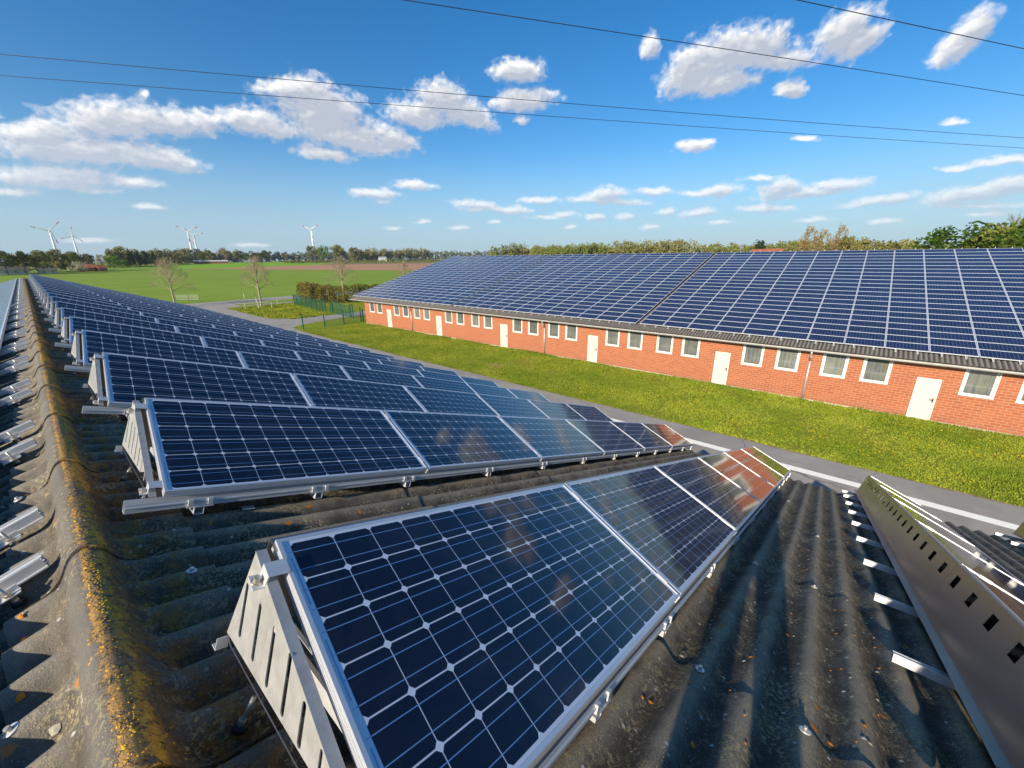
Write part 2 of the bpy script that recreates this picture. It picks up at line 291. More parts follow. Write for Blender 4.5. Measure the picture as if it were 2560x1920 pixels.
M['render'] = simple('pale_render', (.60, .56, .48), .8, 0, .1, .3)
M['wire'] = simple('dark_wire', (.035, .04, .06), .5, .3, .1, .1)
M['yellow'] = simple('dandelion_yellow', (.75, .55, .01), .8, 0, .1, 3)
M['grassblade'] = leaf_mat('grass_blades', (.14, .205, .014, 1), (.31, .345, .032, 1), (.20, .265, .020, 1))
M['cloth'] = simple('dark_blue_cloth', (.03, .04, .07), .9, 0, .2, 12)
M['skin'] = simple('skin', (.45, .26, .18), .6, 0, .06, 9)

# ------------------------------------------------------------------ mesh helpers
class MB:
    def __init__(s): s.v = []; s.f = []; s.mi = []; s.uv = {}; s.sm = []
    def face(s, idx, mi=0, uv=None, sm=False):
        s.f.append(tuple(idx)); s.mi.append(mi); s.sm.append(sm)
        if uv: s.uv[len(s.f)-1] = uv
    def add(s, pts): b = len(s.v); s.v.extend([tuple(p) for p in pts]); return b
    def box(s, x0, x1, y0, y1, z0, z1, fr=None, mi=0):
        """box given in a frame fr = (origin, X, Y, Z)"""
        pts = [(x, y, z) for z in (z0, z1) for y in (y0, y1) for x in (x0, x1)]
        if fr: o, X, Y, Z = fr; pts = [o+X*a+Y*b+Z*c for a, b, c in pts]
        b = s.add(pts)
        for q in ((0, 2, 3, 1), (4, 5, 7, 6), (0, 1, 5, 4), (2, 6, 7, 3), (0, 4, 6, 2), (1, 3, 7, 5)): s.face([b+i for i in q], mi)
    def tube(s, p, q, r0, r1=None, n=8, mi=0, cap=True, sm=True):
        p = Vector(p); q = Vector(q); r1 = r0 if r1 is None else r1
        d = (q-p).normalized(); a = d.orthogonal().normalized(); c = d.cross(a)
        b = s.add([p+(a*cos(2*pi*i/n)+c*sin(2*pi*i/n))*r0 for i in range(n)]+[q+(a*cos(2*pi*i/n)+c*sin(2*pi*i/n))*r1 for i in range(n)])
        for i in range(n): j = (i+1) % n; s.face((b+i, b+j, b+n+j, b+n+i), mi, sm=sm)
        if cap: s.face([b+i for i in range(n)][::-1], mi); s.face([b+n+i for i in range(n)], mi)
    def plate(s, outer, holes, o, X, Y, Z, t, mi=0):
        """flat plate with holes, 2-D outline in X,Y, thickness t along Z"""
        loops = [outer]+holes
        tri = tessellate_polygon([[Vector((a, b, 0)) for a, b in l] for l in loops])
        flat = [pt for l in loops for pt in l]; n = len(flat)
        b = s.add([o+X*a+Y*c for a, c in flat]+[o+X*a+Y*c+Z*t for a, c in flat])
        for t3 in tri:
            s.face([b+i for i in t3], mi); s.face([b+n+i for i in t3][::-1], mi)
        k = 0
        for l in loops:
            m_ = len(l)
            for i in range(m_): j = (i+1) % m_; s.face((b+k+i, b+k+j, b+n+k+j, b+n+k+i), mi)
            k += m_
    def build(s, name, mats, parent=None, loc=None, fixn=False):
        me = bpy.data.meshes.new(name); me.from_pydata(s.v, [], s.f)
        if not isinstance(mats, (list, tuple)): mats = [mats]
        for m_ in mats: me.materials.append(m_)
        me.polygons.foreach_set('material_index', s.mi); me.polygons.foreach_set('use_smooth', s.sm)
        if s.uv:
            ul = me.uv_layers.new(name='UVMap')
            for fi, uv in s.uv.items():
                for li, c_ in zip(me.polygons[fi].loop_indices, uv): ul.data[li].uv = c_
        me.validate()
        if fixn:
            bm = bmesh.new(); bm.from_mesh(me); bmesh.ops.recalc_face_normals(bm, faces=bm.faces); bm.to_mesh(me); bm.free()
        me.update()
        o = bpy.data.objects.new(name, me); C.objects.link(o)
        if parent: o.parent = parent
        if loc: o.location = loc
        return o
def tag(o, label, cat, group=None):
    o['label'] = label; o['category'] = cat
    if 'kind' not in o.keys(): o['kind'] = 'thing'
    if group: o['group'] = group
    return o
def struct(o): o['kind'] = 'structure'; return o
def empty(name, loc=(0, 0, 0), mtx=None):
    o = bpy.data.objects.new(name, None); C.objects.link(o); o.empty_display_size = .2
    if mtx is not None: o.matrix_world = mtx
    else: o.location = loc
    return o
def kids(o): return [c for c in bpy.data.objects if c.parent == o]
def dup(root, children, mtx=None, loc=None):
    """copy a thing and its parts; children = list of (part, [sub-parts])"""
    rr = root.copy(); C.objects.link(rr)
    for k in ('group',):
        if k in root.keys(): rr[k] = root[k]
    if mtx is not None: rr.matrix_world = mtx
    if loc is not None: rr.location = loc
    for ch, subs in children:
        c = ch.copy(); C.objects.link(c); c.parent = rr
        for g in subs: d = g.copy(); C.objects.link(d); d.parent = c
    return rr
ORD = ['first', 'second', 'third', 'fourth', 'fifth', 'sixth', 'seventh', 'eighth', 'ninth', 'tenth', 'eleventh', 'twelfth', 'thirteenth', 'fourteenth', 'fifteenth', 'sixteenth', 'seventeenth', 'eighteenth', 'nineteenth', 'twentieth', 'twenty-first', 'twenty-second', 'twenty-third', 'twenty-fourth', 'twenty-fifth', 'twenty-sixth']
X_, Y_, Z_ = Vector((1, 0, 0)), Vector((0, 1, 0)), Vector((0, 0, 1))
def gz(x, y):
    t = min(1, max(0, (hypot(x, y)-150)/750)); return -7.76+4.8*t*t*(3-2*t)

# ------------------------------------------------------------------ clouds: relief patches five kilometres out
import numpy as np
def vnoise(x, y, seed):
    xi = np.floor(x).astype(np.int64); yi = np.floor(y).astype(np.int64); fx = x-xi; fy = y-yi
    fx = fx*fx*fx*(fx*(fx*6-15)+10); fy = fy*fy*fy*(fy*(fy*6-15)+10)
    def h(i, j):
        n = (i*374761393+j*668265263+seed*1442695041) & 0xffffffff
        n = ((n ^ (n >> 13))*1274126177) & 0xffffffff
        return ((n ^ (n >> 16)) & 0xffff)/65535.0
    return (h(xi, yi)*(1-fx)+h(xi+1, yi)*fx)*(1-fy)+(h(xi, yi+1)*(1-fx)+h(xi+1, yi+1)*fx)*fy
def fbm(x, y, seed, octv=6, rough=.55):
    a, t, s_ = 1.0, 0.0, 0.0
    for k in range(octv): s_ = s_+a*vnoise(x*2**k+k*17.3, y*2**k-k*9.1, seed+k); t += a; a *= rough
    return s_/t-.5
def cloud_density(az, el):
    wx_ = fbm(az*.9, el*1.6, 5, 4)*.7; wy_ = fbm(az*.9, el*1.6, 55, 4)*.5
    k = np.clip(el/9, .12, 1.0)
    A, E_ = az+wx_*k, el+wy_*k
    acc = np.full(az.shape, -1.0)
    for (a, e, rx, ry, t) in CLOUDS:
        rx = rx*1.30+.10; ry = ry*1.34+.06; c, s_ = cos(radians(t)), sin(radians(t))
        dx, dy = A-a, E_-e; u_ = (dx*c+dy*s_)/rx; v_ = (-dx*s_+dy*c)/ry
        v_ = np.where(v_ < 0, v_*1.25, v_)                    # flatter bases
        l = (1-np.sqrt(u_*u_+v_*v_))*min(1.0, .58+.35*ry)
        acc = np.logaddexp(acc*9, l*9)/9
    n1 = fbm(az*.8, el*1.35, 11, 6, .6); n2 = fbm(az*2.6/np.clip(k, .35, 1), el*4.2/np.clip(k, .35, 1), 31, 4, .6)
    return acc+.05+n1*.66+n2*.30
def cloud_patch(mb, attrs, a0, a1, e0, e1, st):
    az, el = np.meshgrid(np.arange(a0, a1, st), np.arange(e0, e1, st))
    d = cloud_density(az, el)
    T = np.maximum(d, 0); acc = 0
    for k in range(1, 7):
        acc = acc+np.maximum(cloud_density(az-.16*k, el+.30*k*np.clip(el/9, .2, 1)), 0)
    lit = np.exp(-1.7*acc/6*3.6*(.55+.45*np.clip(el/12, 0, 1)))
    gap = cloud_density(az-.35, el+.45)-d                                # rims turned to the sun
    lit = np.clip(lit-.55*gap+fbm(az*1.1, el*3.2, 77, 5)*.50, 0, 1)
    keep = d > -.16
    cell = keep[:-1, :-1] | keep[1:, :-1] | keep[:-1, 1:] | keep[1:, 1:]
    use = np.zeros_like(keep); use[:-1, :-1] |= cell; use[1:, :-1] |= cell; use[:-1, 1:] |= cell; use[1:, 1:] |= cell
    idx = -np.ones(keep.shape, dtype=int); n0 = len(mb.v); idx[use] = np.arange(use.sum())+n0
    R_ = 5200-260*np.clip(d, 0, 1)
    ar, er = np.radians(az), np.radians(el)
    X = R_*np.cos(er)*np.sin(ar); Yv = R_*np.cos(er)*np.cos(ar); Zv = R_*np.sin(er)
    mb.v.extend(zip(X[use].tolist(), Yv[use].tolist(), Zv[use].tolist()))
    attrs[0].extend(d[use].tolist()); attrs[1].extend(lit[use].tolist())
    for j, i in zip(*np.nonzero(cell)): mb.face((int(idx[j, i]), int(idx[j+1, i]), int(idx[j+1, i+1]), int(idx[j, i+1])), sm=True)
def clouds():
    mb = MB(); at = ([], [])
    cloud_patch(mb, at, -12, 112, .4, 26, .16)
    cloud_patch(mb, at, -30, 125, 26, 60, .55)
    def fn(m_):
        q = NT(m_.node_tree)
        d = q.n('ShaderNodeAttribute', {'attribute_name': 'cover'}).outputs['Fac']; l = q.n('ShaderNodeAttribute', {'attribute_name': 'lit'}).outputs['Fac']
        co = q.n('ShaderNodeTexCoord').outputs['Object']
        fine = q.noise(co, .012, 5, .65)
        dd = q.m('ADD', d, q.m('MULTIPLY', q.m('SUBTRACT', fine, .5), .60))
        a = q.rng(dd, -.06, .58, 0, 1, True)
        z = q.sep(co)[2]; a = q.m('MULTIPLY', a, q.rng(z, 100, 900, .60, .97))
        col = q.mix(q.rng(l, .05, .85, 0, 1), (.44, .475, .55, 1), (.93, .915, .88, 1))
        col = q.mix(q.rng(z, 100, 1200, .35, 0), col, (.62, .72, .85, 1))
        em = q.n('ShaderNodeEmission', None, Color=col, Strength=.93); tr = q.n('ShaderNodeBsdfTransparent')
        mx = q.n('ShaderNodeMixShader', None, i0=a, i1=tr.outputs[0], i2=em.outputs[0]); o = q.n('ShaderNodeOutputMaterial'); q.set(o.inputs[0], mx.outputs[0])
    m_ = bpy.data.materials.new('cloud_vapour'); m_.use_nodes = True; fn(m_); m_.cycles.emission_sampling = 'NONE'
    o = mb.build('clouds', m_)
    for nm, vals in zip(('cover', 'lit'), at):
        t = o.data.attributes.new(nm, 'FLOAT', 'POINT'); t.data.foreach_set('value', vals)
    struct(o)
clouds()

# ------------------------------------------------------------------ near barn geometry (slope frame through the camera)
AL = .3368
D = Vector((cos(AL), 0, -sin(AL))); N = Vector((sin(AL), 0, cos(AL)))
NR = -1.07                                  # height of the corrugation crests below the camera, along N
AX = -.10; AZ_ = (NR-N.x*AX)/N.z; APEX = Vector((AX, 0, AZ_)); S_APEX = APEX.dot(D)
DL = Vector((-cos(AL), 0, -sin(AL))); NL = Vector((-sin(AL), 0, cos(AL)))
PITCH_W, AMP = .177, .0245
Y0, Y1 = -7.0, 46.4
def wave(y): return AMP*cos(2*pi*(y-.03)/PITCH_W)-AMP
def roof_slope(mb, right):
    """corrugated sheets: five courses, every sheet five waves wide, laps stepping down"""
    dd, nn = (D, N) if right else (DL, NL)
    laps = [0.02, 1.64, 3.36, 5.08, 6.80, 8.52, 9.92]
    per = 10
    ny = int((Y1-Y0)/PITCH_W*per)
    for ci in range(len(laps)-1):
        s0, s1 = laps[ci]-.03, laps[ci+1]
        for sub in range(2):
            a0 = s0+(s1-s0)*sub/2; a1 = s0+(s1-s0)*(sub+1)/2
            base = None
        rows = []
        svals = [s0, s0+(s1-s0)*.5, s1]
        for si, s_ in enumerate(svals):
            tt = (s_-s0)/(s1-s0)
            row = []
            for i in range(ny+1):
                y = Y0+(Y1-Y0)*i/ny
                sheet = ((y+.31)/(.885)) % 1.0
                lap = .005*(1-sheet)
                jit = .004*sin(int((y+.31)//.885)*12.9+ci*7.7)
                n_ = wave(y)+.008*tt+lap+(ci*0)
                row.append(APEX+dd*(s_+(jit*3 if si == 2 else 0))+nn*n_+Y_*y)
            rows.append(row)
        rows.append(list(rows[-1])); rows.append([pt-nn*.008 for pt in rows[-1]])       # sheet edge, not shared with the smooth face
        b = mb.add([pt for rw in rows for pt in rw])
        w_ = ny+1
        for k in (0, 1, 3):
            for i in range(ny):
                mb.face((b+k*w_+i, b+k*w_+i+1, b+(k+1)*w_+i+1, b+(k+1)*w_+i), 0, sm=(k < 2))
barn = empty('barn', (0, 0, gz(0, 0)))
tag(barn, 'long barn under the camera with mossy grey corrugated roof and lichened ridge', 'barn')
BI = Vector((0, 0, -gz(0, 0)))
def bpart(mb, name, m_, **k):
    o = mb.build(name, m_, barn, **k); o.location = BI; return o
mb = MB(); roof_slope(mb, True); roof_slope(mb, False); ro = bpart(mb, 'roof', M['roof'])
# walls and gable ends
mb = MB(); wx = 8.85; wz = APEX.z+D.z*9.9
for sx in (-1, 1):
    mb.box(APEX.x+sx*wx-.15, APEX.x+sx*wx+.15, Y0+.3, Y1-.4, gz(0, 0), wz-.12)
for yy in (Y0+.3, Y1-.7):
    b = mb.add([(APEX.x-wx, yy, gz(0, 0)), (APEX.x+wx, yy, gz(0, 0)), (APEX.x+wx, yy, wz-.1), (APEX.x, yy, APEX.z-.15), (APEX.x-wx, yy, wz-.1)]+[(APEX.x-wx, yy+.3, gz(0, 0)), (APEX.x+wx, yy+.3, gz(0, 0)), (APEX.x+wx, yy+.3, wz), (APEX.x, yy+.3, APEX.z-.12), (APEX.x-wx, yy+.3, wz)])
    mb.face([b+i for i in range(5)]); mb.face([b+5+i for i in range(5)][::-1])
    for i in range(5): j = (i+1) % 5; mb.face((b+i, b+j, b+5+j, b+5+i))
bpart(mb, 'wall', M['brick'])
# gutter on the right eave
mb = MB(); gx = APEX.x+D.x*9.92+.05; gzz = APEX.z+D.z*9.92-.10
for i in range(8):
    a0 = pi+pi*i/8; a1 = pi+pi*(i+1)/8
    for rr_, fl in ((.075, 1), (.068, 0)):
        b = mb.add([(gx+rr_*cos(a0), Y0, gzz+rr_*sin(a0)), (gx+rr_*cos(a1), Y0, gzz+rr_*sin(a1)), (gx+rr_*cos(a1), Y1, gzz+rr_*sin(a1)), (gx+rr_*cos(a0), Y1, gzz+rr_*sin(a0))]); mb.face((b, b+1, b+2, b+3), sm=True)
bpart(mb, 'gutter', M['gutter'])

# ridge caps: smooth roll in the middle, wings that grow into the corrugation
CAPP = 6*PITCH_W
def cap_profile(x, y, lift):
    """height above the apex line for horizontal offset x"""
    rr_ = .074
    sl = -abs(x)*tan(AL); t_ = abs(x)
    roll = 0
    if abs(x) < rr_: roll = sqrt(max(0, rr_**2-x*x))*.98
    base = sl+.013+lift+.010*min(1, max(0, (t_-.1)/.15))
    # smooth blend between roll and wing
    t = abs(x)
    rise = .068*math.exp(-(t/.062)**4)
    amp = min(1, max(0, (t-.055)/.075)); amp = amp*amp*(3-2*amp)
    return base+rise+(wave(y)/cos(AL))*amp*1.22
def cap_piece(y0):
    mb = MB(); xs = []
    xl, xr_ = -.222, .325
    n1 = 46
    for i in range(n1+1): xs.append(xl+(xr_-xl)*i/n1)
    ln = CAPP+.07; ny = 74
    b0 = len(mb.v)
    for j in range(ny+1):
        y = y0-.03+ln*j/ny; lift = .016*(1-j/ny)
        for x in xs:
            xx = x
            if x in (xs[0], xs[-1]): pass
            nz = noise.noise(Vector((x*9, y*9, 0)))*.0022+noise.noise(Vector((x*2, y*2, 3)))*.003
            mb.v.append((x, y, cap_profile(x, y, lift)+nz))
    w_ = len(xs)
    for j in range(ny):
        for i in range(w_-1): mb.face((j*w_+i, j*w_+i+1, (j+1)*w_+i+1, (j+1)*w_+i), sm=True)
    # thickness on the near edge and on both wing tips
    def skirt(idx, t=.011, off=(0, 0)):
        m_ = len(idx); b = mb.add([mb.v[i] for i in idx]+[(mb.v[i][0], mb.v[i][1], mb.v[i][2]-t) for i in idx])
        for k in range(m_-1): mb.face((b+k, b+m_+k, b+m_+k+1, b+k+1))
    skirt(list(range(w_)), .012); skirt([j*w_ for j in range(ny+1)][::-1], .009); skirt([j*w_+w_-1 for j in range(ny+1)], .009)
    return mb
yc = 2.05-6*CAPP
k = 0
while yc < Y1-.2:
    # the first six get meshes of their own, later ones are copies
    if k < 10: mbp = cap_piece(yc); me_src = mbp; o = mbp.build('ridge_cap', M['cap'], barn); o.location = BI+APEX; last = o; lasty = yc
    else:
        o = last.copy(); C.objects.link(o); o.parent = barn; o.location = BI+APEX+Vector((0, yc-lasty, 0))
    yc += CAPP; k += 1
# roofing screws with washers
def screw(mb, s_, y, right=True, h=.012):
    dd, nn = (D, N) if right else (DL, NL)
    o = APEX+dd*s_+Y_*y+nn*(wave(y)+h)
    mb.tube(o, o+nn*.004, .019, .017, 14, 0); mb.tube(o+nn*.004, o+nn*.016, .008, .007, 8, 1)
crest = lambda y: round((y-.03)/PITCH_W)*PITCH_W+.03
for (s_, y) in [(.27, 2.16), (.26, 1.84), (1.60, .12), (1.61, -.23), (3.28, .12), (3.30, -.23), (.28, 3.2), (.27, 4.27), (5.0, .12), (5.0, -.23), (6.7, .12), (3.3, 1.36), (1.6, 1.36)]:
    mb = MB(); screw(mb, s_-.0, crest(y), True, .020 if s_ < .4 else .012); bpart(mb, 'roof_screw', [M['alu'], M['steel']])
for (s_, y) in [(.20, 1.45), (.17, 2.70), (.19, 3.1)]:
    mb = MB(); screw(mb, s_, crest(y), False, .022); bpart(mb, 'roof_screw', [M['alu'], M['steel']])

# lichen crusts standing on the ridge: small raised rosettes
mb = MB(); rnd = random.Random(3)
def rosette(o, nrm, rad, hgt, mi):
    a = nrm.orthogonal().normalized(); c = nrm.cross(a); n = 7; ph = rnd.random()*6
    ring = [o+(a*cos(ph+2*pi*i/n)+c*sin(ph+2*pi*i/n))*rad*rnd.uniform(.65, 1.15) for i in range(n)]
    b = mb.add([o+nrm*hgt]+[p_*1.0 for p_ in ring])
    for i in range(n): mb.face((b, b+1+i, b+1+(i+1) % n), mi)
for k in range(11000):
    y = rnd.uniform(.5, 9.0)**1.0
    big = noise.noise(Vector((.3, y*1.7, 0)))
    if rnd.random() > .55+big*1.1: continue
    x = .022+rnd.gauss(0, .016)+.02*noise.noise(Vector((5, y*4, 0)))
    if rnd.random() < .16: x = rnd.uniform(.05, .15)
    j = (y-(2.05-6*CAPP)) % CAPP
    if j < .05 and rnd.random() < .8: x = rnd.uniform(-.03, .09)
    lift = .016*(1-(j+.03)/(CAPP+.07))
    z = cap_profile(x, y, lift); e = .002
    nx = (cap_profile(x-e, y, lift)-cap_profile(x+e, y, lift))/(2*e)
    rosette(APEX+Vector((x, y, z-.0015)), Vector((nx, 0, 1)).normalized(), rnd.uniform(.002, .0065), rnd.uniform(.0015, .004), 0 if rnd.random() < .8 else 1)
for k in range(240):
    side = rnd.random() < .75
    if side: s_, y, dd, nn = rnd.uniform(.9, 6.5), rnd.uniform(-.45, .35), D, N
    else: s_, y, dd, nn = rnd.uniform(.1, .5), rnd.uniform(.9, 3.5), DL, NL
    tt = (s_ % 1.72)/1.72
    o = APEX+dd*s_+nn*(wave(y)+.010*tt+.004+(.018 if not side and s_ < .24 else 0))+Y_*y
    sl_ = -(wave(y+.002)-wave(y-.002))/.004
    rosette(o, (nn+Y_*sl_).normalized(), rnd.uniform(.004, .013), .003, 2 if rnd.random() < .5 else 3)
M['lich_y'] = simple('yellow_lichen', (.60, .33, .03), .95, 0, .25, 60); M['lich_g'] = simple('mustard_moss', (.26, .20, .05), .95, 0, .3, 60)
M['lich_o'] = simple('orange_lichen', (.66, .22, .015), .95, 0, .2, 60); M['lich_w'] = simple('pale_lichen', (.45, .43, .33), .95, 0, .2, 60)
lo = mb.build('lichen', [M['lich_y'], M['lich_g'], M['lich_o'], M['lich_w']]); lo['kind'] = 'stuff'; tag(lo, 'yellow and orange lichen crusts along the lee side of the ridge', 'lichen')

# ------------------------------------------------------------------ racks and tilted panels
S0, PP, ROWP, YB, NB, BETA = .5056, 1.6, 1.918, .3825, -.9078, .3751
TY = Y_*cos(BETA)+N*sin(BETA); TN = N*cos(BETA)-Y_*sin(BETA)
def panel_meshes():
    fr = MB(); w = .011; h = .038
    for (x0, x1, y0, y1) in ((0, PL, 0, w), (0, PL, PW-w, PW), (0, w, w, PW-w), (PL-w, PL, w, PW-w)):
        fr.box(x0, x1, y0, y1, -h, 0)
        fr.box(x0-.0008 if x0 == 0 else x0, x1, y0, y1, -h*.62, -h*.55) if False else None
    # groove lines along the outer sides of the frame
    for z in (-.012, -.022, -.031):
        fr.box(-.0016, -.0001, 0, PW, z-.002, z+.002); fr.box(0, PL, -.0016, -.0001, z-.002, z+.002)
        fr.box(PL+.0001, PL+.0016, 0, PW, z-.002, z+.002)
    g = MB(); b = g.add([(w*.8, w*.8, -.0035), (PL-w*.8, w*.8, -.0035), (PL-w*.8, PW-w*.8, -.0035), (w*.8, PW-w*.8, -.0035)])
    g.face((b, b+1, b+2, b+3), 0, uv=[(w*.8, w*.8), (PL-w*.8, w*.8), (PL-w*.8, PW-w*.8), (w*.8, PW-w*.8)])
    bk = MB(); b = bk.add([(w, w, -.009), (PL-w, w, -.009), (PL-w, PW-w, -.009), (w, PW-w, -.009)]); bk.face((b+3, b+2, b+1, b))
    bk.box(.70, .88, .62, .74, -.03, -.0095)
    return fr, g, bk
fr, g, bk = panel_meshes()
def row_mtx(row, s):
    o = D*s+Y_*(YB+(row-1)*ROWP)+N*NB
    return Matrix(((D.x, TY.x, TN.x, o.x), (D.y, TY.y, TN.y, o.y), (D.z, TY.z, TN.z, o.z), (0, 0, 0, 1)))
NROWS = 24
ROWNAME = {-1: 'row cut off by the right picture edge', 0: 'row seen from behind'}
for i in range(1, NROWS+1): ROWNAME[i] = 'nearest full row' if i == 1 else (ORD[i-1]+' row from camera')
ROWNAME[NROWS] = 'farthest row on the barn'
proto = empty('tilted_solar_panel', mtx=row_mtx(1, S0+.01))
pk = [(fr.build('frame', M['frame'], proto), []), (g.build('cell_sheet', M['cells'], proto), []), (bk.build('backsheet', M['render'], proto), [])]
POS = ['top panel beside the ridge', 'second panel from the ridge', 'third panel from the ridge', 'fourth panel from the ridge', 'fifth panel from the ridge', 'last panel at the eave']
first = True
for row in range(-1, NROWS+1):
    for i in range(6):
        mt = row_mtx(row, S0+i*PP+.01)
        if first: o = proto; o.matrix_world = mt; first = False
        else: o = dup(proto, pk, mtx=mt)
        tag(o, 'tilted solar panel, %s, %s' % (POS[i], ROWNAME[row]), 'solar panel', 'tilted solar panels on the barn')
# rack of one row, in slope coordinates with the origin at the row's front lower corner line (s = 0 at the camera's s)
FRM = (Vector((0, 0, 0)), Vector((1, 0, 0)), Vector((0, 1, 0)), Vector((0, 0, 1)))   # local: x = D, y = Y, z = N
def row_frame(row):
    o = Y_*(YB+(row-1)*ROWP)+N*NB
    return Matrix(((D.x, 0, N.x, o.x), (D.y, 1, N.y, o.y), (D.z, 0, N.z, o.z), (0, 0, 0, 1)))
CB, SB = cos(BETA), sin(BETA)
STUBS = [.66, 1.26, 1.93, 2.85, 3.77, 4.71, 5.68, 6.60, 7.50, 8.40, 9.30, 9.98]
S1 = S0+6*PP
def slot(a, b, w=.018, n=6):
    """rounded slot outline from a to b"""
    a = Vector(a); b = Vector(b); d = (b-a).normalized(); p_ = Vector((-d.y, d.x)); out = []
    for k in range(n+1): t = pi*k/n; out.append(a+p_*w/2*cos(t)-d*w/2*sin(t))
    for k in range(n+1): t = pi*k/n; out.append(b-p_*w/2*cos(t)+d*w/2*sin(t))
    return [(q_.x, q_.y) for q_ in out]
def make_rack():
    root = empty('panel_rack', mtx=row_frame(1)); ch = []
    def part(mb, name, m_, subs=()):
        o = mb.build(name, m_, root); ch.append((o, list(subs))); return o
    # front rail: C profile
    mb = MB(); x0, x1 = .385, S1+.10
    mb.box(x0, x1, -.004, .040, -.088, -.084); mb.box(x0, x1, -.004, .0, -.084, -.046); mb.box(x0, x1, .036, .040, -.084, -.040)
    mb.box(x0, x1, -.010, -.004, -.066, -.060)
    part(mb, 'front_rail', M['alu'])
    mb = MB(); mb.box(.440, .470, .812, .842, -.050, -.047); mb.box(.440, .470, .812, .815, -.047, -.015)
    part(mb, 'angle_bracket', M['alu'])
    # end plates with slots
    for xe, fl in ((S0-.040, 1), (S1+.030, -1)):
        mb = MB()
        tri = [(.018, -.020), (.745, .292), (.835, -.012), (.80, -.022)]
        tri = [(.018, -.030), (.735, .272), (.825, -.010), (.79, -.030)]
        holes = [slot((.745, .168), (.738, .035)), slot((.648, .163), (.638, .030)), slot((.552, .158), (.542, .026)), slot((.456, .150), (.446, .022)), slot((.362, .100), (.355, .018)), slot((.27, .068), (.265, .012), .011), slot((.18, .035), (.177, .0), .009)]
        mb.plate(tri, holes, Vector((xe, 0, 0)), Y_, Z_, X_, .003)
        # folded flange along the panel edge
        a = Vector((xe, .018, -.030)); b = Vector((xe, .735, .272)); d = (b-a).normalized(); nrm = X_.cross(d)
        mb.box(0, (b-a).length, 0, .027, .0001, .003, (a, d, X_*fl, nrm*(1 if nrm.z > 0 else -1)))
        a2 = Vector((xe, .735, .272)); b2 = Vector((xe, .825, -.010)); d2 = (b2-a2).normalized()
        mb.box(0, (b2-a2).length, 0, .03, -.003, 0, (a2, d2, X_*fl, X_.cross(d2)))
        part(mb, 'end_plate', M['end_plate'])
    # end clamps with bolts
    for (yy, zz) in ((.70*CB+.0, .70*SB), (.06, .012)):
        mb = MB(); o = Vector((S0-.012, yy, zz)); fr_ = (o, X_, Vector((0, CB, SB)), Vector((0, -SB, CB)))
        mb.box(-.030, .024, -.022, .022, .004, .008, fr_); mb.box(-.030, -.026, -.022, .022, -.03, .004, fr_); mb.box(-.056, -.030, -.022, .022, -.034, -.030, fr_)
        mb.box(.018, .030, -.022, .022, .002, .005, fr_)
        c_ = part(mb, 'clamp', M['alu'])
        mb = MB(); p0 = o+X_*-.043+Vector((0, -SB, CB))*-.03; mb.tube(p0, p0+Vector((0, -SB, CB))*.016, .009, n=6, sm=False); mb.tube(p0, p0+Vector((0, -SB, CB))*.003, .014, n=12)
        b_ = mb.build('bolt', M['steel'], c_); ch[-1][1].append(b_)
    # bars in the joints between the panels
    for i in range(1, 6):
        mb = MB(); s_ = S0+i*PP; fr_ = (Vector((s_, 0, 0)), X_, Vector((0, CB, SB)), Vector((0, -SB, CB)))
        mb.box(-.0085, .0085, -.006, PW+.002, -.050, -.010, fr_)
        for yy in (.10, .69): mb.box(-.019, .019, yy-.03, yy+.03, .0015, .0045, fr_)
        part(mb, 'joint_bar', M['alu'])
    # back sheets with square holes, one per panel
    pt = Vector((0, .758, .286)); pb = Vector((0, .862, -.040)); dv = pt-pb; hgt = dv.length; dv.normalize()
    for i in range(6):
        mb = MB(); a0, a1 = S0+i*PP+.002, S0+(i+1)*PP-.002; holes = []
        for k in range(5):
            cx_ = .16+k*.32
            hw, hh = .044, .036
            holes.append([(cx_-hw, hgt-.085-hh), (cx_+hw, hgt-.085-hh), (cx_+hw, hgt-.085+hh), (cx_-hw, hgt-.085+hh)])
        L_ = a1-a0
        mb.plate([(0, 0), (L_, 0), (L_, hgt), (0, hgt)], holes, pb+X_*a0, X_, dv, X_.cross(dv)*-1, .0018)
        # top flange over the panel frame and foot flange
        tv = Vector((0, CB, SB)); tn = Vector((0, -SB, CB))
        mb.box(0, L_, -.046, .0, .0006, .0026, (pt+X_*a0, X_, tv, tn)); mb.box(0, L_, 0, .045, -.0018, 0, (pb+X_*a0, X_, Y_, Z_))
        part(mb, 'back_sheet', M['alu_plate'])
    # short base rails running across under the row
    for s_ in STUBS:
        mb = MB(); y0, y1 = -.006, 1.07; z0, z1 = -.132, -.090
        mb.box(s_-.021, s_-.018, y0, y1, z0, z1); mb.box(s_+.018, s_+.021, y0, y1, z0, z1)
        mb.box(s_-.018, s_+.018, y0, y1, z0, z0+.003); mb.box(s_-.018, s_-.008, y0, y1, z1-.003, z1); mb.box(s_+.008, s_+.018, y0, y1, z1-.003, z1)
        mb.box(s_-.018, s_+.018, y0+.02, y1-.02, z0+.018, z0+.021)
        mb.box(s_-.05, s_-.03, -.014, -.0045, -.082, -.052) ; mb.box(s_+.03, s_+.05, -.014, -.0045, -.082, -.052)
        mb.box(s_-.055, s_+.055, -.016, .03, -.0895, -.0882)
        part(mb, 'base_rail', M['alu'])
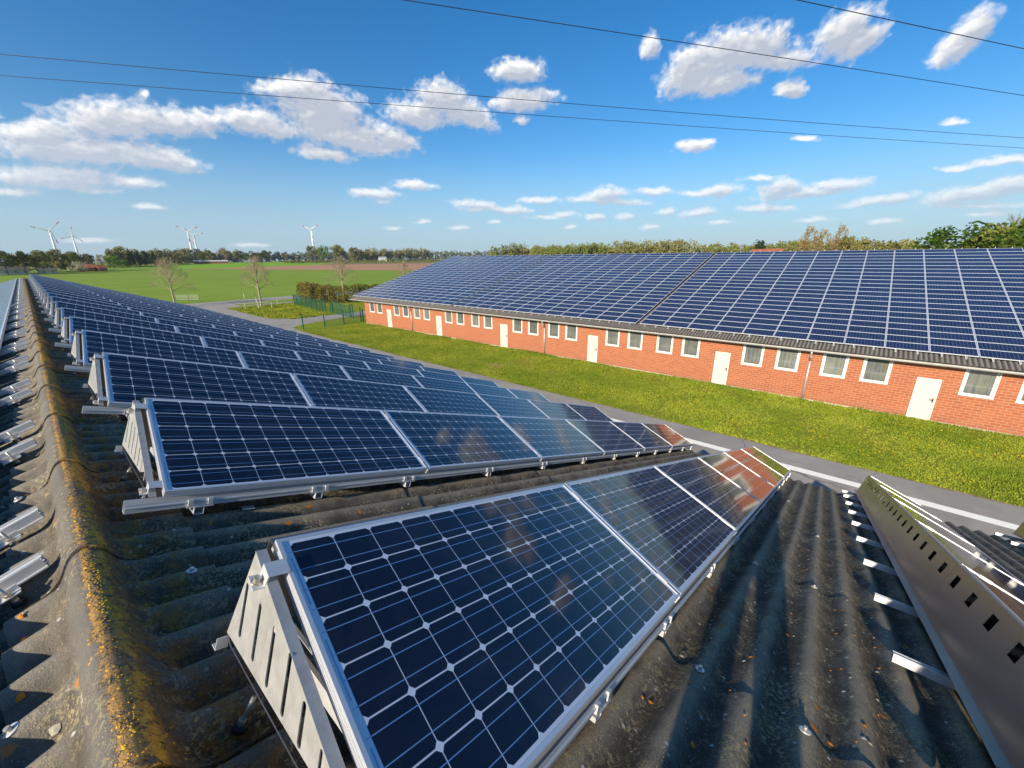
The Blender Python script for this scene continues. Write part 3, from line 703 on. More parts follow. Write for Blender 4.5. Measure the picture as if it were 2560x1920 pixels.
    # threaded legs
    for s_ in (.47, 1.42, 2.4, 3.6, 4.8, 6.0, 7.2, 8.4, 9.6):
        for yy in (.22, .64):
            mb = MB(); zt = -.089; zb = NR-NB-.004
            mb.tube((s_+.02, yy, zt), (s_, yy, zb+.018), .0055, n=8); mb.tube((s_+.018, yy, zt-.02), (s_+.017, yy, zt-.03), .011, n=6, sm=False)
            mb.tube((s_, yy, zb+.012), (s_, yy, zb+.024), .011, n=6, mi=0, sm=False)
            mb.tube((s_, yy, zb-.004), (s_, yy, zb+.012), .020, .014, 12, 1)
            part(mb, 'leg', [M['steel'], M['dark']])
    return root, ch
rack, rch = make_rack()
for row in range(-1, NROWS+1):
    if row == 1: o = rack
    else: o = dup(rack, rch, mtx=row_frame(row))
    nm = {1: 'aluminium mounting rack with slotted end plate under the nearest full row of panels', 0: 'aluminium rack seen from behind with a row of square holes in its back sheet', -1: 'aluminium rack cut off at the right edge, its perforated back sheet just showing', NROWS: 'aluminium rack under the farthest row of tilted panels'}
    tag(o, nm.get(row, 'aluminium mounting rack under the %s of tilted panels' % ROWNAME[row]), 'panel rack', 'racks of the tilted panels')
# extra short rail and angle beside the first row's end plate
# repair tapes on the roof near the second row
for s_, y in ((.17, 2.43), (.27, 2.42), (.62, 2.28)):
    mb = MB(); yb_ = crest(y)
    for k in range(8):
        a, b_ = yb_-.022+.044*k/8, yb_-.022+.044*(k+1)/8
        b = mb.add([APEX+D*(s_-.03)+Y_*a+N*(wave(a)+.022), APEX+D*(s_+.03)+Y_*a+N*(wave(a)+.022), APEX+D*(s_+.03)+Y_*b_+N*(wave(b_)+.022), APEX+D*(s_-.03)+Y_*b_+N*(wave(b_)+.022)]); mb.face((b, b+1, b+2, b+3), sm=True)
    bpart(mb, 'repair_tape', M['tape'])

# ------------------------------------------------------------------ rails and panels on the other slope
def left_pt(s_, y, n_): return APEX+DL*s_+Y_*y+NL*n_
lf = (DL, Y_, NL)
railm = None
ys = []
k = 0
while 2.14+1.6*k < 45.5:
    ys += [2.14+1.6*k, 2.60+1.6*k]; k += 1
ys = [.54, 1.0]+ys
def rail_thing():
    root = empty('mounting_rail'); ch = []
    mb = MB(); fr_ = (Vector((0, 0, 0)), DL, Y_, NL); x0, x1 = .085, 9.4
    mb.box(x0, x1, -.025, .025, .046, .049, fr_); mb.box(x0, x1, -.025, -.021, .052, .092, fr_); mb.box(x0, x1, .021, .025, .052, .092, fr_)
    mb.box(x0, x1, -.021, -.006, .080, .083, fr_); mb.box(x0, x1, .006, .021, .080, .083, fr_); mb.box(x0, x1, -.021, .021, .0495, .0525, fr_)
    mb.box(x0, x1, -.0058, .0058, .066, .069, fr_); mb.box(x0, x1, -.031, -.025, .048, .054, fr_)
    ch.append((mb.build('rail', M['alu'], root), []))
    mb = MB(); mb.box(.17, .25, -.062, -.031, .036, .040, fr_); mb.box(.17, .25, -.036, -.031, .040, .062, fr_)
    ch.append((mb.build('bracket', M['alu'], root), []))
    mb = MB(); a = DL*.20+Y_*-.05
    mb.tube(a+NL*.095, a+NL*-.0, .0055, n=8); mb.tube(a+NL*.041, a+NL*.052, .011, n=6, sm=False); mb.tube(a+NL*.012, a+NL*.024, .011, n=6, sm=False); mb.tube(a+NL*-.004, a+NL*.012, .021, .015, 12, 1)
    ch.append((mb.build('hanger_bolt', [M['steel'], M['dark']], root), []))
    return root, ch
rl, rlc = rail_thing(); rl.location = APEX+Y_*ys[0]
for i, y in enumerate(ys):
    o = rl if i == 0 else dup(rl, rlc, loc=APEX+Y_*y)
    if i < 2: lab = 'light grey mounting rail left of the ridge, below the bottom picture edge, number %d' % (i+1)
    lab = ('light grey mounting rail end left of the ridge, %s pair from the bottom, %s rail' % (ORD[max(0, i//2-1)] if i//2-1 < len(ORD) else 'farthest', 'upper' if i % 2 else 'lower')) if i >= 2 else 'light grey mounting rail hidden below the left picture corner, %s rail' % ('upper' if i % 2 else 'lower')
    tag(o, lab, 'mounting rail', 'mounting rails left of the ridge')
# flat panels on the left slope, portrait, two courses
fm = MB(); w = .012
for (x0, x1, y0, y1) in ((0, PL, 0, w), (0, PL, PW-w, PW), (0, w, w, PW-w), (PL-w, PL, w, PW-w)): fm.box(x0, x1, y0, y1, -.038, 0)
b = fm.add([(w, w, -.004), (PL-w, w, -.004), (PL-w, PW-w, -.004), (w, PW-w, -.004)]); fm.face((b, b+1, b+2, b+3), 1, uv=[(w, w), (PL-w, w), (PL-w, PW-w), (w, PW-w)])
def left_mtx(s_, y):
    o = left_pt(s_, y, .150); Xv = -Y_; 
    # local x down the slope, local y towards -Y so that the glass faces up
    return Matrix(((DL.x, -0.0, NL.x, o.x), (DL.y, -1.0, NL.y, o.y), (DL.z, -0.0, NL.z, o.z), (0, 0, 0, 1)))
lp = None; n_ = 0
for c_ in range(2):
    y = 1.0; kk = 0
    while y < 45.6:
        mt = left_mtx(.325+c_*1.6, y+PW)
        if lp is None: lp = fm.build('flat_solar_panel', [M['frame'], M['cells_far']]); o = lp
        else: o = lp.copy(); C.objects.link(o)
        o.matrix_world = mt
        tag(o, 'flat solar panel on the shiny array left of the ridge', 'solar panel', 'flat panels left of the ridge')
        y += .815; kk += 1

# ------------------------------------------------------------------ brick building opposite
G0 = -7.76
XR, ZR, LF, A2 = 44.385, .388, 17.97, .2702
D2 = Vector((-cos(A2), 0, -sin(A2))); N2 = Vector((-sin(A2), 0, cos(A2)))
FY0, FY1 = -15.6, 49.9            # ends of the roof
WX, WY0, WY1 = 26.75, -14.8, 47.1
shed = empty('brick_building', (WX, 0, G0))
tag(shed, 'long low red brick building with white windows and solar roof across the lawn', 'building')
SO = -Vector(shed.location)
def spart(mb, name, m_, parent=None, **k):
    o = mb.build(name, m_, parent or shed, **k)
    if parent is None: o.location = SO
    return o
RT = Vector((XR, 0, ZR))+N2*-.15                  # roof surface reference at the top of the panels
mb = MB()
def fwave(y): return .026*cos(2*pi*y/PITCH_W)
ny = int((FY1-FY0)/PITCH_W*6); rows = []
for s_ in (-.55, 6, 12, 18.72):
    rows.append([RT+D2*s_+Y_*(FY0+(FY1-FY0)*i/ny)+N2*fwave(FY0+(FY1-FY0)*i/ny) for i in range(ny+1)])
rows.append([p_-N2*.012 for p_ in rows[-1]])
b = mb.add([p_ for rw in rows for p_ in rw]); w_ = ny+1
for k in range(4):
    for i in range(ny): mb.face((b+k*w_+i, b+k*w_+i+1, b+(k+1)*w_+i+1, b+(k+1)*w_+i), 0, sm=k < 3)
pk_ = RT+D2*-.55
D2r = Vector((cos(A2), 0, -sin(A2)))
b = mb.add([pk_+Y_*FY0, pk_+Y_*FY1, pk_+D2r*19+Y_*FY1, pk_+D2r*19+Y_*FY0]); mb.face((b, b+1, b+2, b+3))
# verge board at both ends
for yy in (FY0, FY1):
    o = RT+D2*-.5+Y_*yy
    mb.box(0, 19.2, -.03, .03, -.20, .02, (o, D2, Y_, N2)); mb.box(0, 19.2, -.03, .03, -.2, .02, (o, D2r, Y_, Vector((sin(A2), 0, cos(A2)))))
roof2 = spart(mb, 'roof', M['roof_far'])
mb = MB()
n_ = 24
for i in range(n_):
    a0 = pi*i/n_; a1 = pi*(i+1)/n_; rr_ = .13
    b = mb.add([pk_+Vector((rr_*cos(a0), FY0, rr_*sin(a0)*.6-.05)), pk_+Vector((rr_*cos(a1), FY0, rr_*sin(a1)*.6-.05)), pk_+Vector((rr_*cos(a1), FY1, rr_*sin(a1)*.6-.05)), pk_+Vector((rr_*cos(a0), FY1, rr_*sin(a0)*.6-.05))]); mb.face((b, b+1, b+2, b+3), sm=True)
spart(mb, 'ridge', M['roof_far'])
# wall with real openings
P0, PER = 1.33, 9.03
WCEN, DCEN, PIPES = [], [], [1.33, 19.2, 37.4]
for k in range(-2, 6):
    b0 = P0+PER*k
    for d in (-2.73, -1.05, 1.04, 2.77): WCEN.append(b0+d)
    DCEN.append(b0+4.36)
WCEN = [y for y in WCEN if WY0+1 < y < WY1-.6]; DCEN = [y for y in DCEN if WY0+1 < y < WY1-.6]
WZ0, WZ1 = -6.17, -4.92; DZ0, DZ1 = G0+.04, -5.62; WT = -4.74
mb = MB()
holes = [[(y-.49, WZ0), (y+.49, WZ0), (y+.49, WZ1), (y-.49, WZ1)] for y in WCEN]+[[(y-.42, DZ0), (y+.42, DZ0), (y+.42, DZ1), (y-.42, DZ1)] for y in DCEN]
mb.plate([(WY0, G0+.0), (WY1, G0+.0), (WY1, WT), (WY0, WT)], holes, Vector((WX, 0, 0)), Y_, Z_, X_, .24)
XB = 2*(pk_.x)-WX
mb.box(XB-.24, XB, WY0, WY1, G0, WT)
for yy in (WY0, WY1-.24):
    b = mb.add([(WX+.24, yy, G0), (XB-.24, yy, G0), (XB-.24, yy, WT), (pk_.x, yy, pk_.z-.25), (WX+.24, yy, WT)]+[(WX+.24, yy+.24, G0), (XB-.24, yy+.24, G0), (XB-.24, yy+.24, WT), (pk_.x, yy+.24, pk_.z-.25), (WX+.24, yy+.24, WT)])
    mb.face([b+i for i in range(5)]); mb.face([b+5+i for i in range(5)][::-1])
    for i in range(5): j = (i+1) % 5; mb.face((b+i, b+j, b+5+j, b+5+i))
spart(mb, 'wall', M['brick'], fixn=True)
mb = MB(); mb.box(WX-.03, WX-.002, WY0, WY1, G0-.1, G0+.10); mb.box(WX-.36, WX-.002, FY0+.2, FY1-.2, -4.84, -4.81); spart(mb, 'plinth', M['plinth'])
# dark inside behind the windows
mb = MB(); mb.box(WX+1.2, WX+1.25, WY0+.3, WY1-.3, G0, WT); spart(mb, 'inner_wall', M['dark'])
for y in WCEN:
    mb = MB(); fw = .075; x0, x1 = WX+.03, WX+.10; y0, y1, z0, z1 = y-.488, y+.488, WZ0+.002, WZ1-.002
    mb.box(x0, x1, y0, y1, z0, z0+fw); mb.box(x0, x1, y0, y1, z1-fw, z1); mb.box(x0, x1, y0, y0+fw, z0+fw, z1-fw); mb.box(x0, x1, y1-fw, y1, z0+fw, z1-fw)
    # white surround lying on the brick
    s_ = .055
    for (a, b_, c, d) in ((y-.49-s_, y+.49+s_, WZ0-s_, WZ0), (y-.49-s_, y+.49+s_, WZ1, WZ1+s_), (y-.49-s_, y-.49, WZ0, WZ1), (y+.49, y+.49+s_, WZ0, WZ1)): mb.box(WX-.012, WX+.03, a, b_, c, d)
    wn = spart(mb, 'window', M['white'])
    mb = MB(); mb.box(WX+.055, WX+.062, y0+fw, y1-fw, z0+fw, z1-fw); g_ = mb.build('pane', M['pane'], wn)
    mb = MB(); mb.box(WX-.05, WX+.028, y0-.03, y1+.03, z0-.04, z0-.004); mb.build('sill', M['white'], wn)
for y in DCEN:
    mb = MB(); mb.box(WX+.03, WX+.07, y-.37, y+.37, DZ0+.01, DZ1-.05)
    for k in range(1, 8): mb.box(WX+.026, WX+.0295, y-.37+k*.0925-.003, y-.37+k*.0925+.003, DZ0+.06, DZ1-.1)
    d_ = spart(mb, 'door', M['door'])
    mb = MB(); mb.box(WX-.01, WX+.075, y-.419, y-.37, DZ0, DZ1-.001); mb.box(WX-.01, WX+.075, y+.37, y+.419, DZ0, DZ1-.001); mb.box(WX-.01, WX+.075, y-.37, y+.37, DZ1-.05, DZ1-.001); mb.build('frame', M['white'], d_)
    mb = MB(); mb.box(WX+.0, WX+.0255, y-.34, y-.30, -6.78, -6.56); mb.box(WX-.03, WX-.0, y-.33, y-.20, -6.66, -6.63); mb.build('handle', M['dark'], d_)
    mb = MB()
    for z in (-7.3, -6.05): mb.box(WX+.012, WX+.0255, y+.30, y+.366, z, z+.10)
    mb.build('hinge', M['gutter'], d_)
    mb = MB(); mb.box(WX-.10, WX-.012, y-.48, y+.48, G0-.02, G0+.045); mb.build('threshold', M['plinth'], d_)
# eave gutter and downpipes
gx2 = RT.x+D2.x*18.72-.045; gz2 = RT.z+D2.z*18.72-.085
mb = MB()
for i in range(8):
    a0 = pi+pi*i/8; a1 = pi+pi*(i+1)/8
    for rr_ in (.075, .069):
        b = mb.add([(gx2+rr_*cos(a0), FY0, gz2+rr_*sin(a0)), (gx2+rr_*cos(a1), FY0, gz2+rr_*sin(a1)), (gx2+rr_*cos(a1), FY1, gz2+rr_*sin(a1)), (gx2+rr_*cos(a0), FY1, gz2+rr_*sin(a0))]); mb.face((b, b+1, b+2, b+3), sm=True)
mb.box(gx2-.079, gx2-.068, FY0, FY1, gz2-.004, gz2+.008)
for yy in (FY0, FY1): mb.tube((gx2, yy-.004, gz2-.01), (gx2, yy+.004, gz2-.01), .07, n=14)
spart(mb, 'gutter', M['gutter'])
for y in PIPES:
    mb = MB(); rr_ = .055
    mb.tube((gx2, y, gz2-.05), (gx2, y, gz2-.26), .05, .045, 10); mb.tube((gx2, y, gz2-.25), (WX-.07, y, gz2-.62), rr_, n=10); mb.tube((WX-.07, y, gz2-.60), (WX-.07, y, G0), rr_, n=10)
    for z in (-5.9, -7.0): mb.tube((WX-.07, y, z), (WX-.07, y, z+.03), .053, n=10)
    spart(mb, 'downpipe', M['gutter'])
# brackets of the panel rails sticking out over the eave
mb = MB()
for sec in range(3):
    for c_ in range(12):
        for fx in (.40, 1.18):
            y = 11.30+sec*12*1.6+(.28*sec if sec else 0)-c_*1.6-fx
            fr_ = (RT+D2*(LF-.25)+Y_*y, D2, Y_, N2)
            mb.box(0, .46, -.02, .02, .05, .10, fr_); mb.box(.34, .40, -.045, -.024, .0, .14, fr_)
            fr_ = (RT+Y_*y, D2, Y_, N2); mb.box(-.22, .3, -.02, .02, .05, .10, fr_); mb.box(-.2, -.15, -.02, .02, .10, .20, fr_)
spart(mb, 'rail_ends', M['alu'])
# panels on the far roof
pm = MB(); w = .018
for (x0, x1, y0, y1) in ((0, PL, 0, w), (0, PL, PW-w, PW), (0, w, w, PW-w), (PL-w, PL, w, PW-w)): pm.box(x0, x1, y0, y1, -.04, 0)
b = pm.add([(w, w, -.003), (PL-w, w, -.003), (PL-w, PW-w, -.003), (w, PW-w, -.003)]); pm.face((b, b+1, b+2, b+3), 1, uv=[(w, w), (PL-w, w), (PL-w, PW-w), (w, PW-w)])
NRF = 22; PV = LF/NRF
SEC = ['right-hand block', 'middle block', 'left block']
def far_mtx(sec, c_, rw):
    y = 11.30+sec*12*1.6+(.28*sec if sec else 0)-c_*1.6-.01
    o = Vector((XR, 0, ZR))+D2*(LF-rw*PV-.004)+Y_*y
    # local x = -Y, local y = up the slope
    X = -Y_; Yv = -D2; Zv = X.cross(Yv)
    return Matrix(((X.x, Yv.x, Zv.x, o.x), (X.y, Yv.y, Zv.y, o.y), (X.z, Yv.z, Zv.z, o.z), (0, 0, 0, 1)))
fp = None; rest = MB(); cnt = 0
NROWF = int(round(LF/PV))
for sec in range(3):
    for c_ in range(12):
        for rw in range(NROWF):
            keep = sec == 0 or (sec == 1 and c_ >= 9 and rw < 12)
            if keep:
                mt = far_mtx(sec, c_, rw)
                if fp is None: fp = pm.build('blue_solar_panel', [M['frame_far'], M['cells_far']]); o = fp
                else: o = fp.copy(); C.objects.link(o)
                o.matrix_world = mt; cnt += 1
                if sec == 0: lab = 'blue roof panel, %s column right of the black gap, %s row above the gutter' % (ORD[c_], ORD[rw])
                else: lab = 'blue roof panel, %s column left of the black gap, %s row above the gutter' % (ORD[11-c_], ORD[rw])
                tag(o, lab, 'solar panel', 'solar panels on the brick building roof')
            else:
                mt = far_mtx(sec, c_, rw); b = len(rest.v)
                rest.v.extend([tuple(mt @ Vector(p_)) for p_ in pm.v])
                for fi, fc in enumerate(pm.f):
                    rest.face([b+i for i in fc], pm.mi[fi], uv=pm.uv.get(fi))
ro_ = rest.build('blue_solar_panels', [M['frame_far'], M['cells_far']]); ro_['kind'] = 'stuff'
tag(ro_, 'smaller looking blue panels covering the left part of the brick building roof', 'solar panels')

# ------------------------------------------------------------------ ground
def sheet(name, pts, m_, z=0.0, sub=0, label=None):
    mb = MB(); b = mb.add([(x, y, 0) for x, y in pts])
    tri = tessellate_polygon([[Vector((x, y, 0)) for x, y in pts]])
    bm = bmesh.new(); vs = [bm.verts.new((x, y, 0)) for x, y in pts]
    for t in tri:
        try: bm.faces.new([vs[i] for i in t])
        except ValueError: pass
    for _ in range(sub):
        bmesh.ops.subdivide_edges(bm, edges=bm.edges[:], cuts=1, use_grid_fill=True)
    for v_ in bm.verts: v_.co.z = gz(v_.co.x, v_.co.y)+z
    bmesh.ops.recalc_face_normals(bm, faces=bm.faces)
    for f_ in bm.faces:
        if f_.normal.z < 0: f_.normal_flip()
    me = bpy.data.meshes.new(name); bm.to_mesh(me); bm.free(); me.materials.append(m_)
    o = bpy.data.objects.new(name, me); C.objects.link(o); struct(o); return o
mb = MB(); rad = [0, 15, 40, 80, 120, 150, 180, 220, 260, 300, 350, 400, 450, 500, 560, 620, 680, 740, 800, 860, 900, 1200, 2000, 2650]; NA = 96
for r_ in rad:
    for a in range(NA): x, y = r_*sin(2*pi*a/NA), r_*cos(2*pi*a/NA); mb.v.append((x, y, gz(x, y)))
for k in range(len(rad)-1):
    for a in range(NA):
        b_ = (a+1) % NA
        mb.face((k*NA+a, (k+1)*NA+a, (k+1)*NA+b_, k*NA+b_)[::-1], sm=True)
struct(mb.build('ground', M['field']))
def strip_pts(y0, y1, n, fx):  return [(fx(y0+(y1-y0)*i/n), y0+(y1-y0)*i/n) for i in range(n+1)]
jr = lambda y: .05*noise.noise(Vector((1, y*.8, 0)))+.03*noise.noise(Vector((2, y*3, 0)))
struct(sheet('lawn', strip_pts(-40, 47, 120, lambda y: 19.0+jr(y))+[(19.2, 50.0), (19.45, 51.3), (20.3, 52.4), (21.6, 53.1), (25.2, 54.3), (28.3, 54.7), (60, 55.4), (90, 56), (90, -40)], M['grass'], .012))
struct(sheet('yard', [(8, -40)]+[(19.6, -40), (19.6, 47), (19.5, 50.6), (20.6, 52.3), (25, 54.0), (60, 55.1), (90, 55.8), (90, 61), (60, 60), (29, 59.0), (24.5, 59.0), (22.3, 59.9), (20.9, 61.6), (20.6, 66), (20.7, 72), (21.5, 80), (24, 84.4), (24, 95), (12, 95), (12, 60), (8, 50)], M['asphalt'], .006))
struct(sheet('verge', strip_pts(-40, 47, 160, lambda y: 18.90+1.6*jr(y)+.05*noise.noise(Vector((7, y*2.1, 0))))+strip_pts(47, -40, 2, lambda y: 19.12), M['verge'], .009))
struct(sheet('road_line', [(17.12, -40), (17.5, -40), (17.5, 30), (17.12, 30)], M['line'], .010))
struct(sheet('grass_plot', [(20.9, 61.5), (22.3, 59.85), (24.5, 58.95), (29, 58.9), (29.8, 68), (31.2, 80.3), (31.4, 82.6), (24.0, 82.6), (22.1, 80.5), (21.2, 74), (20.75, 66)], M['grass'], .012))
struct(sheet('meadow', [(29.2, 60.1), (90, 61.2), (90, 90), (41, 89), (33.6, 88), (31.2, 80)], M['grass'], .013))
struct(sheet('cycle_path', [(22.3, 82.9), (31.5, 82.9), (34, 84.8), (90, 88), (90, 89), (24, 84.6)], M['asphalt'], .017))
def road_c(x): return 93.6+.085*(x-19) if x < 60 else 97.1+.085*(x-60)
rn = [(x, road_c(x)-3.7-.02*(x-19)) for x in range(-200, 320, 20)]; rf_ = [(x, road_c(x)+3.5) for x in range(-200, 320, 20)]
struct(sheet('road', rn+rf_[::-1], M['asphalt'], .020, 2))
struct(sheet('lane_marking', [(x, road_c(x)+3.1) for x in range(-200, 320, 20)]+[(x, road_c(x)+3.22) for x in range(300, -220, -20)], M['line'], .027, 2))
struct(sheet('bare_field', [(90.4, 443), (108.7, 408), (118.9, 365.8), (143.3, 309.7), (170.1, 247), (188.7, 194.4), (420, 250), (520, 380), (388.7, 400), (319.7, 463), (228, 490.8), (146.5, 449.7), (118, 442)], M['soil'], .05, 3))
struct(sheet('far_crop', [(57.7, 570), (68.4, 556.8), (90.5, 443), (118, 442), (146.5, 449.7), (228, 490.8), (289, 573), (290, 773), (172, 753.6), (103, 620), (60, 640), (50, 600)], M['field2'], .06, 3))
struct(sheet('far_meadow', [(228, 490), (319.7, 463), (388.7, 400), (520, 380), (1400, 1000), (1000, 1600), (500, 1200), (290, 773), (289, 573)], M['stubble'], .08, 3))

# grass tufts on the lawn: one object
def tufts(name, n, region, m_, h0, h1, seed, sz=1.0):
    rn_ = random.Random(seed); mb = MB()
    cnt_ = 0
    while cnt_ < n:
        x, y = region(rn_)
        if x is None: continue
        d = noise.noise(Vector((x*.5, y*.5, 1)))
        if rn_.random() > .62+d: continue
        h = rn_.uniform(h0, h1)*(1+.7*noise.noise(Vector((x*.25, y*.25, 4))))
        z = gz(x, y)+.012
        for k in range(3):
            a = rn_.uniform(0, 2*pi); w = rn_.uniform(.012, .035)*sz; t = rn_.uniform(.0, .06)*sz; px, py = x+rn_.uniform(-.06, .06), y+rn_.uniform(-.06, .06)
            b = mb.add([(px-w*cos(a), py-w*sin(a), z), (px+w*cos(a), py+w*sin(a), z), (px+t*sin(a)*1.2, py-t*cos(a)*1.2, z+h)]); mb.face((b, b+1, b+2))
        cnt_ += 1
    o = mb.build(name, m_); o['kind'] = 'stuff'; return o
def reg_lawn(rn_):
    y = -9+57*rn_.random()**1.35; x = rn_.uniform(19.02, 26.68); return x, y
def near_edge(rn_):
    y = rn_.uniform(-9, 47); x = 18.97+abs(rn_.gauss(0, .12)); return x, y
def near_wall(rn_):
    y = rn_.uniform(-9, 46.8); return 26.70-abs(rn_.gauss(0, .10)), y
tag(tufts('grass', 52000, reg_lawn, M['grassblade'], .03, .075, 11), 'green grass of the lawn strip in front of the brick wall', 'grass')
tag(tufts('edge_grass', 3800, near_edge, M['grassblade'], .03, .08, 12), 'grass creeping over the edge of the asphalt path', 'grass')
tag(tufts('wall_grass', 5200, near_wall, M['grassblade'], .05, .15, 13), 'taller grass growing along the foot of the brick wall', 'grass')
def reg_plot(rn_):
    x = rn_.uniform(20.8, 30.8); y = rn_.uniform(59, 82)
    if y < 61.5 and x < 22.5: return None, None
    if x > 29+(y-59)*.1: return None, None
    return x, y
tag(tufts('rough_grass', 6000, reg_plot, M['grassblade'], .08, .18, 14, 2.0), 'rough grass of the plot beside the drive and green fence', 'grass')
rnf = random.Random(21); mb = MB()
def dandelion(x, y, r_):
    z = gz(x, y)+rnf.uniform(.05, .085); n = 6
    b = mb.add([(x, y, z+r_*.4)]+[(x+r_*cos(2*pi*i/n), y+r_*sin(2*pi*i/n), z) for i in range(n)])
    for i in range(n): mb.face((b, b+1+i, b+1+(i+1) % n))
k = 0
while k < 1500:
    y = -9+52*rnf.random()**1.25; x = rnf.uniform(19.3, 26.3)
    if noise.noise(Vector((x*.35, y*.2, 9))) < .0+rnf.random()*.25: continue
    dandelion(x, y, rnf.uniform(.018, .038)); k += 1
while k < 2900:
    x, y = reg_plot(rnf)
    if x is None or noise.noise(Vector((x*.4, y*.4, 9))) < -.15+rnf.random()*.3: k += .02; continue
    dandelion(x, y, rnf.uniform(.04, .075)); k += 1
o = mb.build('dandelions', M['yellow']); o['kind'] = 'stuff'; tag(o, 'yellow dandelions scattered over the lawn and the plot', 'flowers')
# worn patch in the lawn
o = struct(sheet('worn_patch', [(21.55+.45*cos(a*.5)*(1+.3*sin(a*2)), 20.1+.9*sin(a*.5)*(1+.3*cos(a*1.5))) for a in range(0, 12)], M['soil'], .016))

# ------------------------------------------------------------------ fences
def fence_panel_wires(mb, a, b, z0, z1, dx=.10, dz=.2, th=.012):
    a = Vector(a); b = Vector(b); L = (b-a).length; d = (b-a)/L
    n = int(L/dx)
    for i in range(n+1):
        p_ = a+d*(L*i/n); mb.box(-th/2, th/2, -th/2, th/2, z0, z1, (p_, d, Z_.cross(d), Z_))
    z = z0
    while z <= z1+.001: mb.box(0, L, -th/2, th/2, z-th/2, z+th/2, (a, d, Z_.cross(d), Z_)); z += dz
def gpt(x, y): return Vector((x, y, gz(x, y)))
fpts = [(29.1, 62.9), (29.25, 64.4), (29.5, 66.9), (29.85, 69.6), (30.2, 72.3), (30.55, 75.0), (30.95, 77.9), (31.15, 79.6)]
fe = empty('green_mesh_fence', gpt(*fpts[0])); tag(fe, 'green wire mesh fence running from the gate towards the road', 'fence')
def fpart(mb, nm, par, m_=None): o = mb.build(nm, m_ or M['green_metal'], par); o.location = -Vector(par.location); return o
for x, y in fpts: mb = MB(); p_ = gpt(x, y); mb.box(-.05, .05, -.05, .05, 0, 1.88, (p_, X_, Y_, Z_)); fpart(mb, 'post', fe)
mb = MB()
for a, b in zip(fpts[:-1], fpts[1:]): fence_panel_wires(mb, gpt(*a), gpt(*b), .06, 1.72)
fpart(mb, 'wire_mesh', fe)
ga = empty('green_gate', gpt(29.05, 61.7)); tag(ga, 'green metal swing gate across the side drive', 'gate')
mb = MB(); A_, B_ = gpt(29.02, 60.4), gpt(28.25, 53.9); d = (B_-A_).normalized(); L = (B_-A_).length
for z in (.12, 1.02, 1.66): mb.box(0, L, -.025, .025, z-.025, z+.025, (A_, d, Z_.cross(d), Z_))
for t in (.02, .27, .5, .75, .98): mb.box(L*t-.025, L*t+.025, -.025, .025, .12, 1.66, (A_, d, Z_.cross(d), Z_))
fence_panel_wires(mb, A_, B_, .12, 1.66, .12, .25)
fpart(mb, 'gate_leaf', ga)
for x, y in ((29.05, 61.2), (29.04, 60.6), (28.22, 53.6), (28.2, 53.0)): mb = MB(); mb.box(-.05, .05, -.05, .05, 0, 1.95, (gpt(x, y), X_, Y_, Z_)); fpart(mb, 'gate_post', ga)
f2 = empty('low_green_fence', gpt(19.6, 48.7)); tag(f2, 'green post and wire fence from the path to the corner of the brick building', 'fence')
q2 = [(19.62, 48.7), (22.2, 48.85), (24.6, 48.75), (27.25, 49.3), (27.6, 49.35)]
for i, (x, y) in enumerate(q2):
    mb = MB(); mb.box(-.05, .05, -.05, .05, 0, 1.85 if i in (0, 2, 3) else 1.6, (gpt(x, y), X_, Y_, Z_))
    if i == 0: mb.box(-.33, .04, -.04, .04, 1.79, 1.87, (gpt(x, y), X_, Y_, Z_))
    fpart(mb, 'post', f2)
mb = MB()
for a, b in zip(q2[1:-1], q2[2:]): fence_panel_wires(mb, gpt(*a), gpt(*b), .05, 1.0, .10, .2, .010)
fpart(mb, 'wire_mesh', f2)
f3 = empty('white_post_fence', gpt(22.5, 77.5)); tag(f3, 'low pale post and rail fence at the corner of the grass plot', 'fence')
for x, y in ((22.5, 77.5), (24.1, 76.3), (26.0, 75.9), (28.6, 80.4)): mb = MB(); mb.box(-.05, .05, -.05, .05, 0, 1.05, (gpt(x, y), X_, Y_, Z_)); fpart(mb, 'post', f3, M['render'])
mb = MB()
a, b = gpt(20.6, 78.2), gpt(26.0, 77.0); d = (b-a).normalized(); mb.box(0, (b-a).length, -.03, .03, .95, 1.03, (a, d, Z_.cross(d), Z_)); fpart(mb, 'rail', f3, M['render'])
f4 = empty('pasture_fence', gpt(18.9, 105.8)); tag(f4, 'grey pasture gate with three posts at the far side of the road', 'fence')
q4 = [(18.7, 105.8), (20.3, 103.2), (21.7, 101.6)]
for x, y in q4: mb = MB(); mb.box(-.07, .07, -.07, .07, 0, 1.35, (gpt(x, y), X_, Y_, Z_)); fpart(mb, 'post', f4, M['bark_pale'])
mb = MB()
for a, b in zip(q4[:-1], q4[1:]):
    a, b = gpt(*a), gpt(*b); d = (b-a).normalized()
    for z in (.4, .7, 1.0, 1.25): mb.box(0, (b-a).length, -.015, .015, z-.02, z+.02, (a, d, Z_.cross(d), Z_))
fpart(mb, 'rail', f4, M['gutter'])
for (x, y), lab in (((29.4, 100.6), 'white reflector post with black band beyond the road'), ((27.5, 87.6), 'white reflector post with black band on the near side of the road')):
    rp = empty('reflector_post', gpt(x, y)); tag(rp, lab, 'roadside post', 'reflector posts along the road')
    mb = MB(); mb.tube((0, 0, 0), (0, 0, 1.05), .07, .06, 8); mb.build('post', M['white'], rp)
    mb = MB(); mb.tube((0, 0, .78), (0, 0, .93), .072, .070, 8); mb.build('band', M['dark'], rp)
pp = empty('marker_post', gpt(33.8, 108)); tag(pp, 'thin dark post standing at the edge of the green field', 'post'); mb = MB(); mb.tube((0, 0, 0), (0, 0, 1.3), .045, .035, 6); mb.build('post', M['bark'], pp)

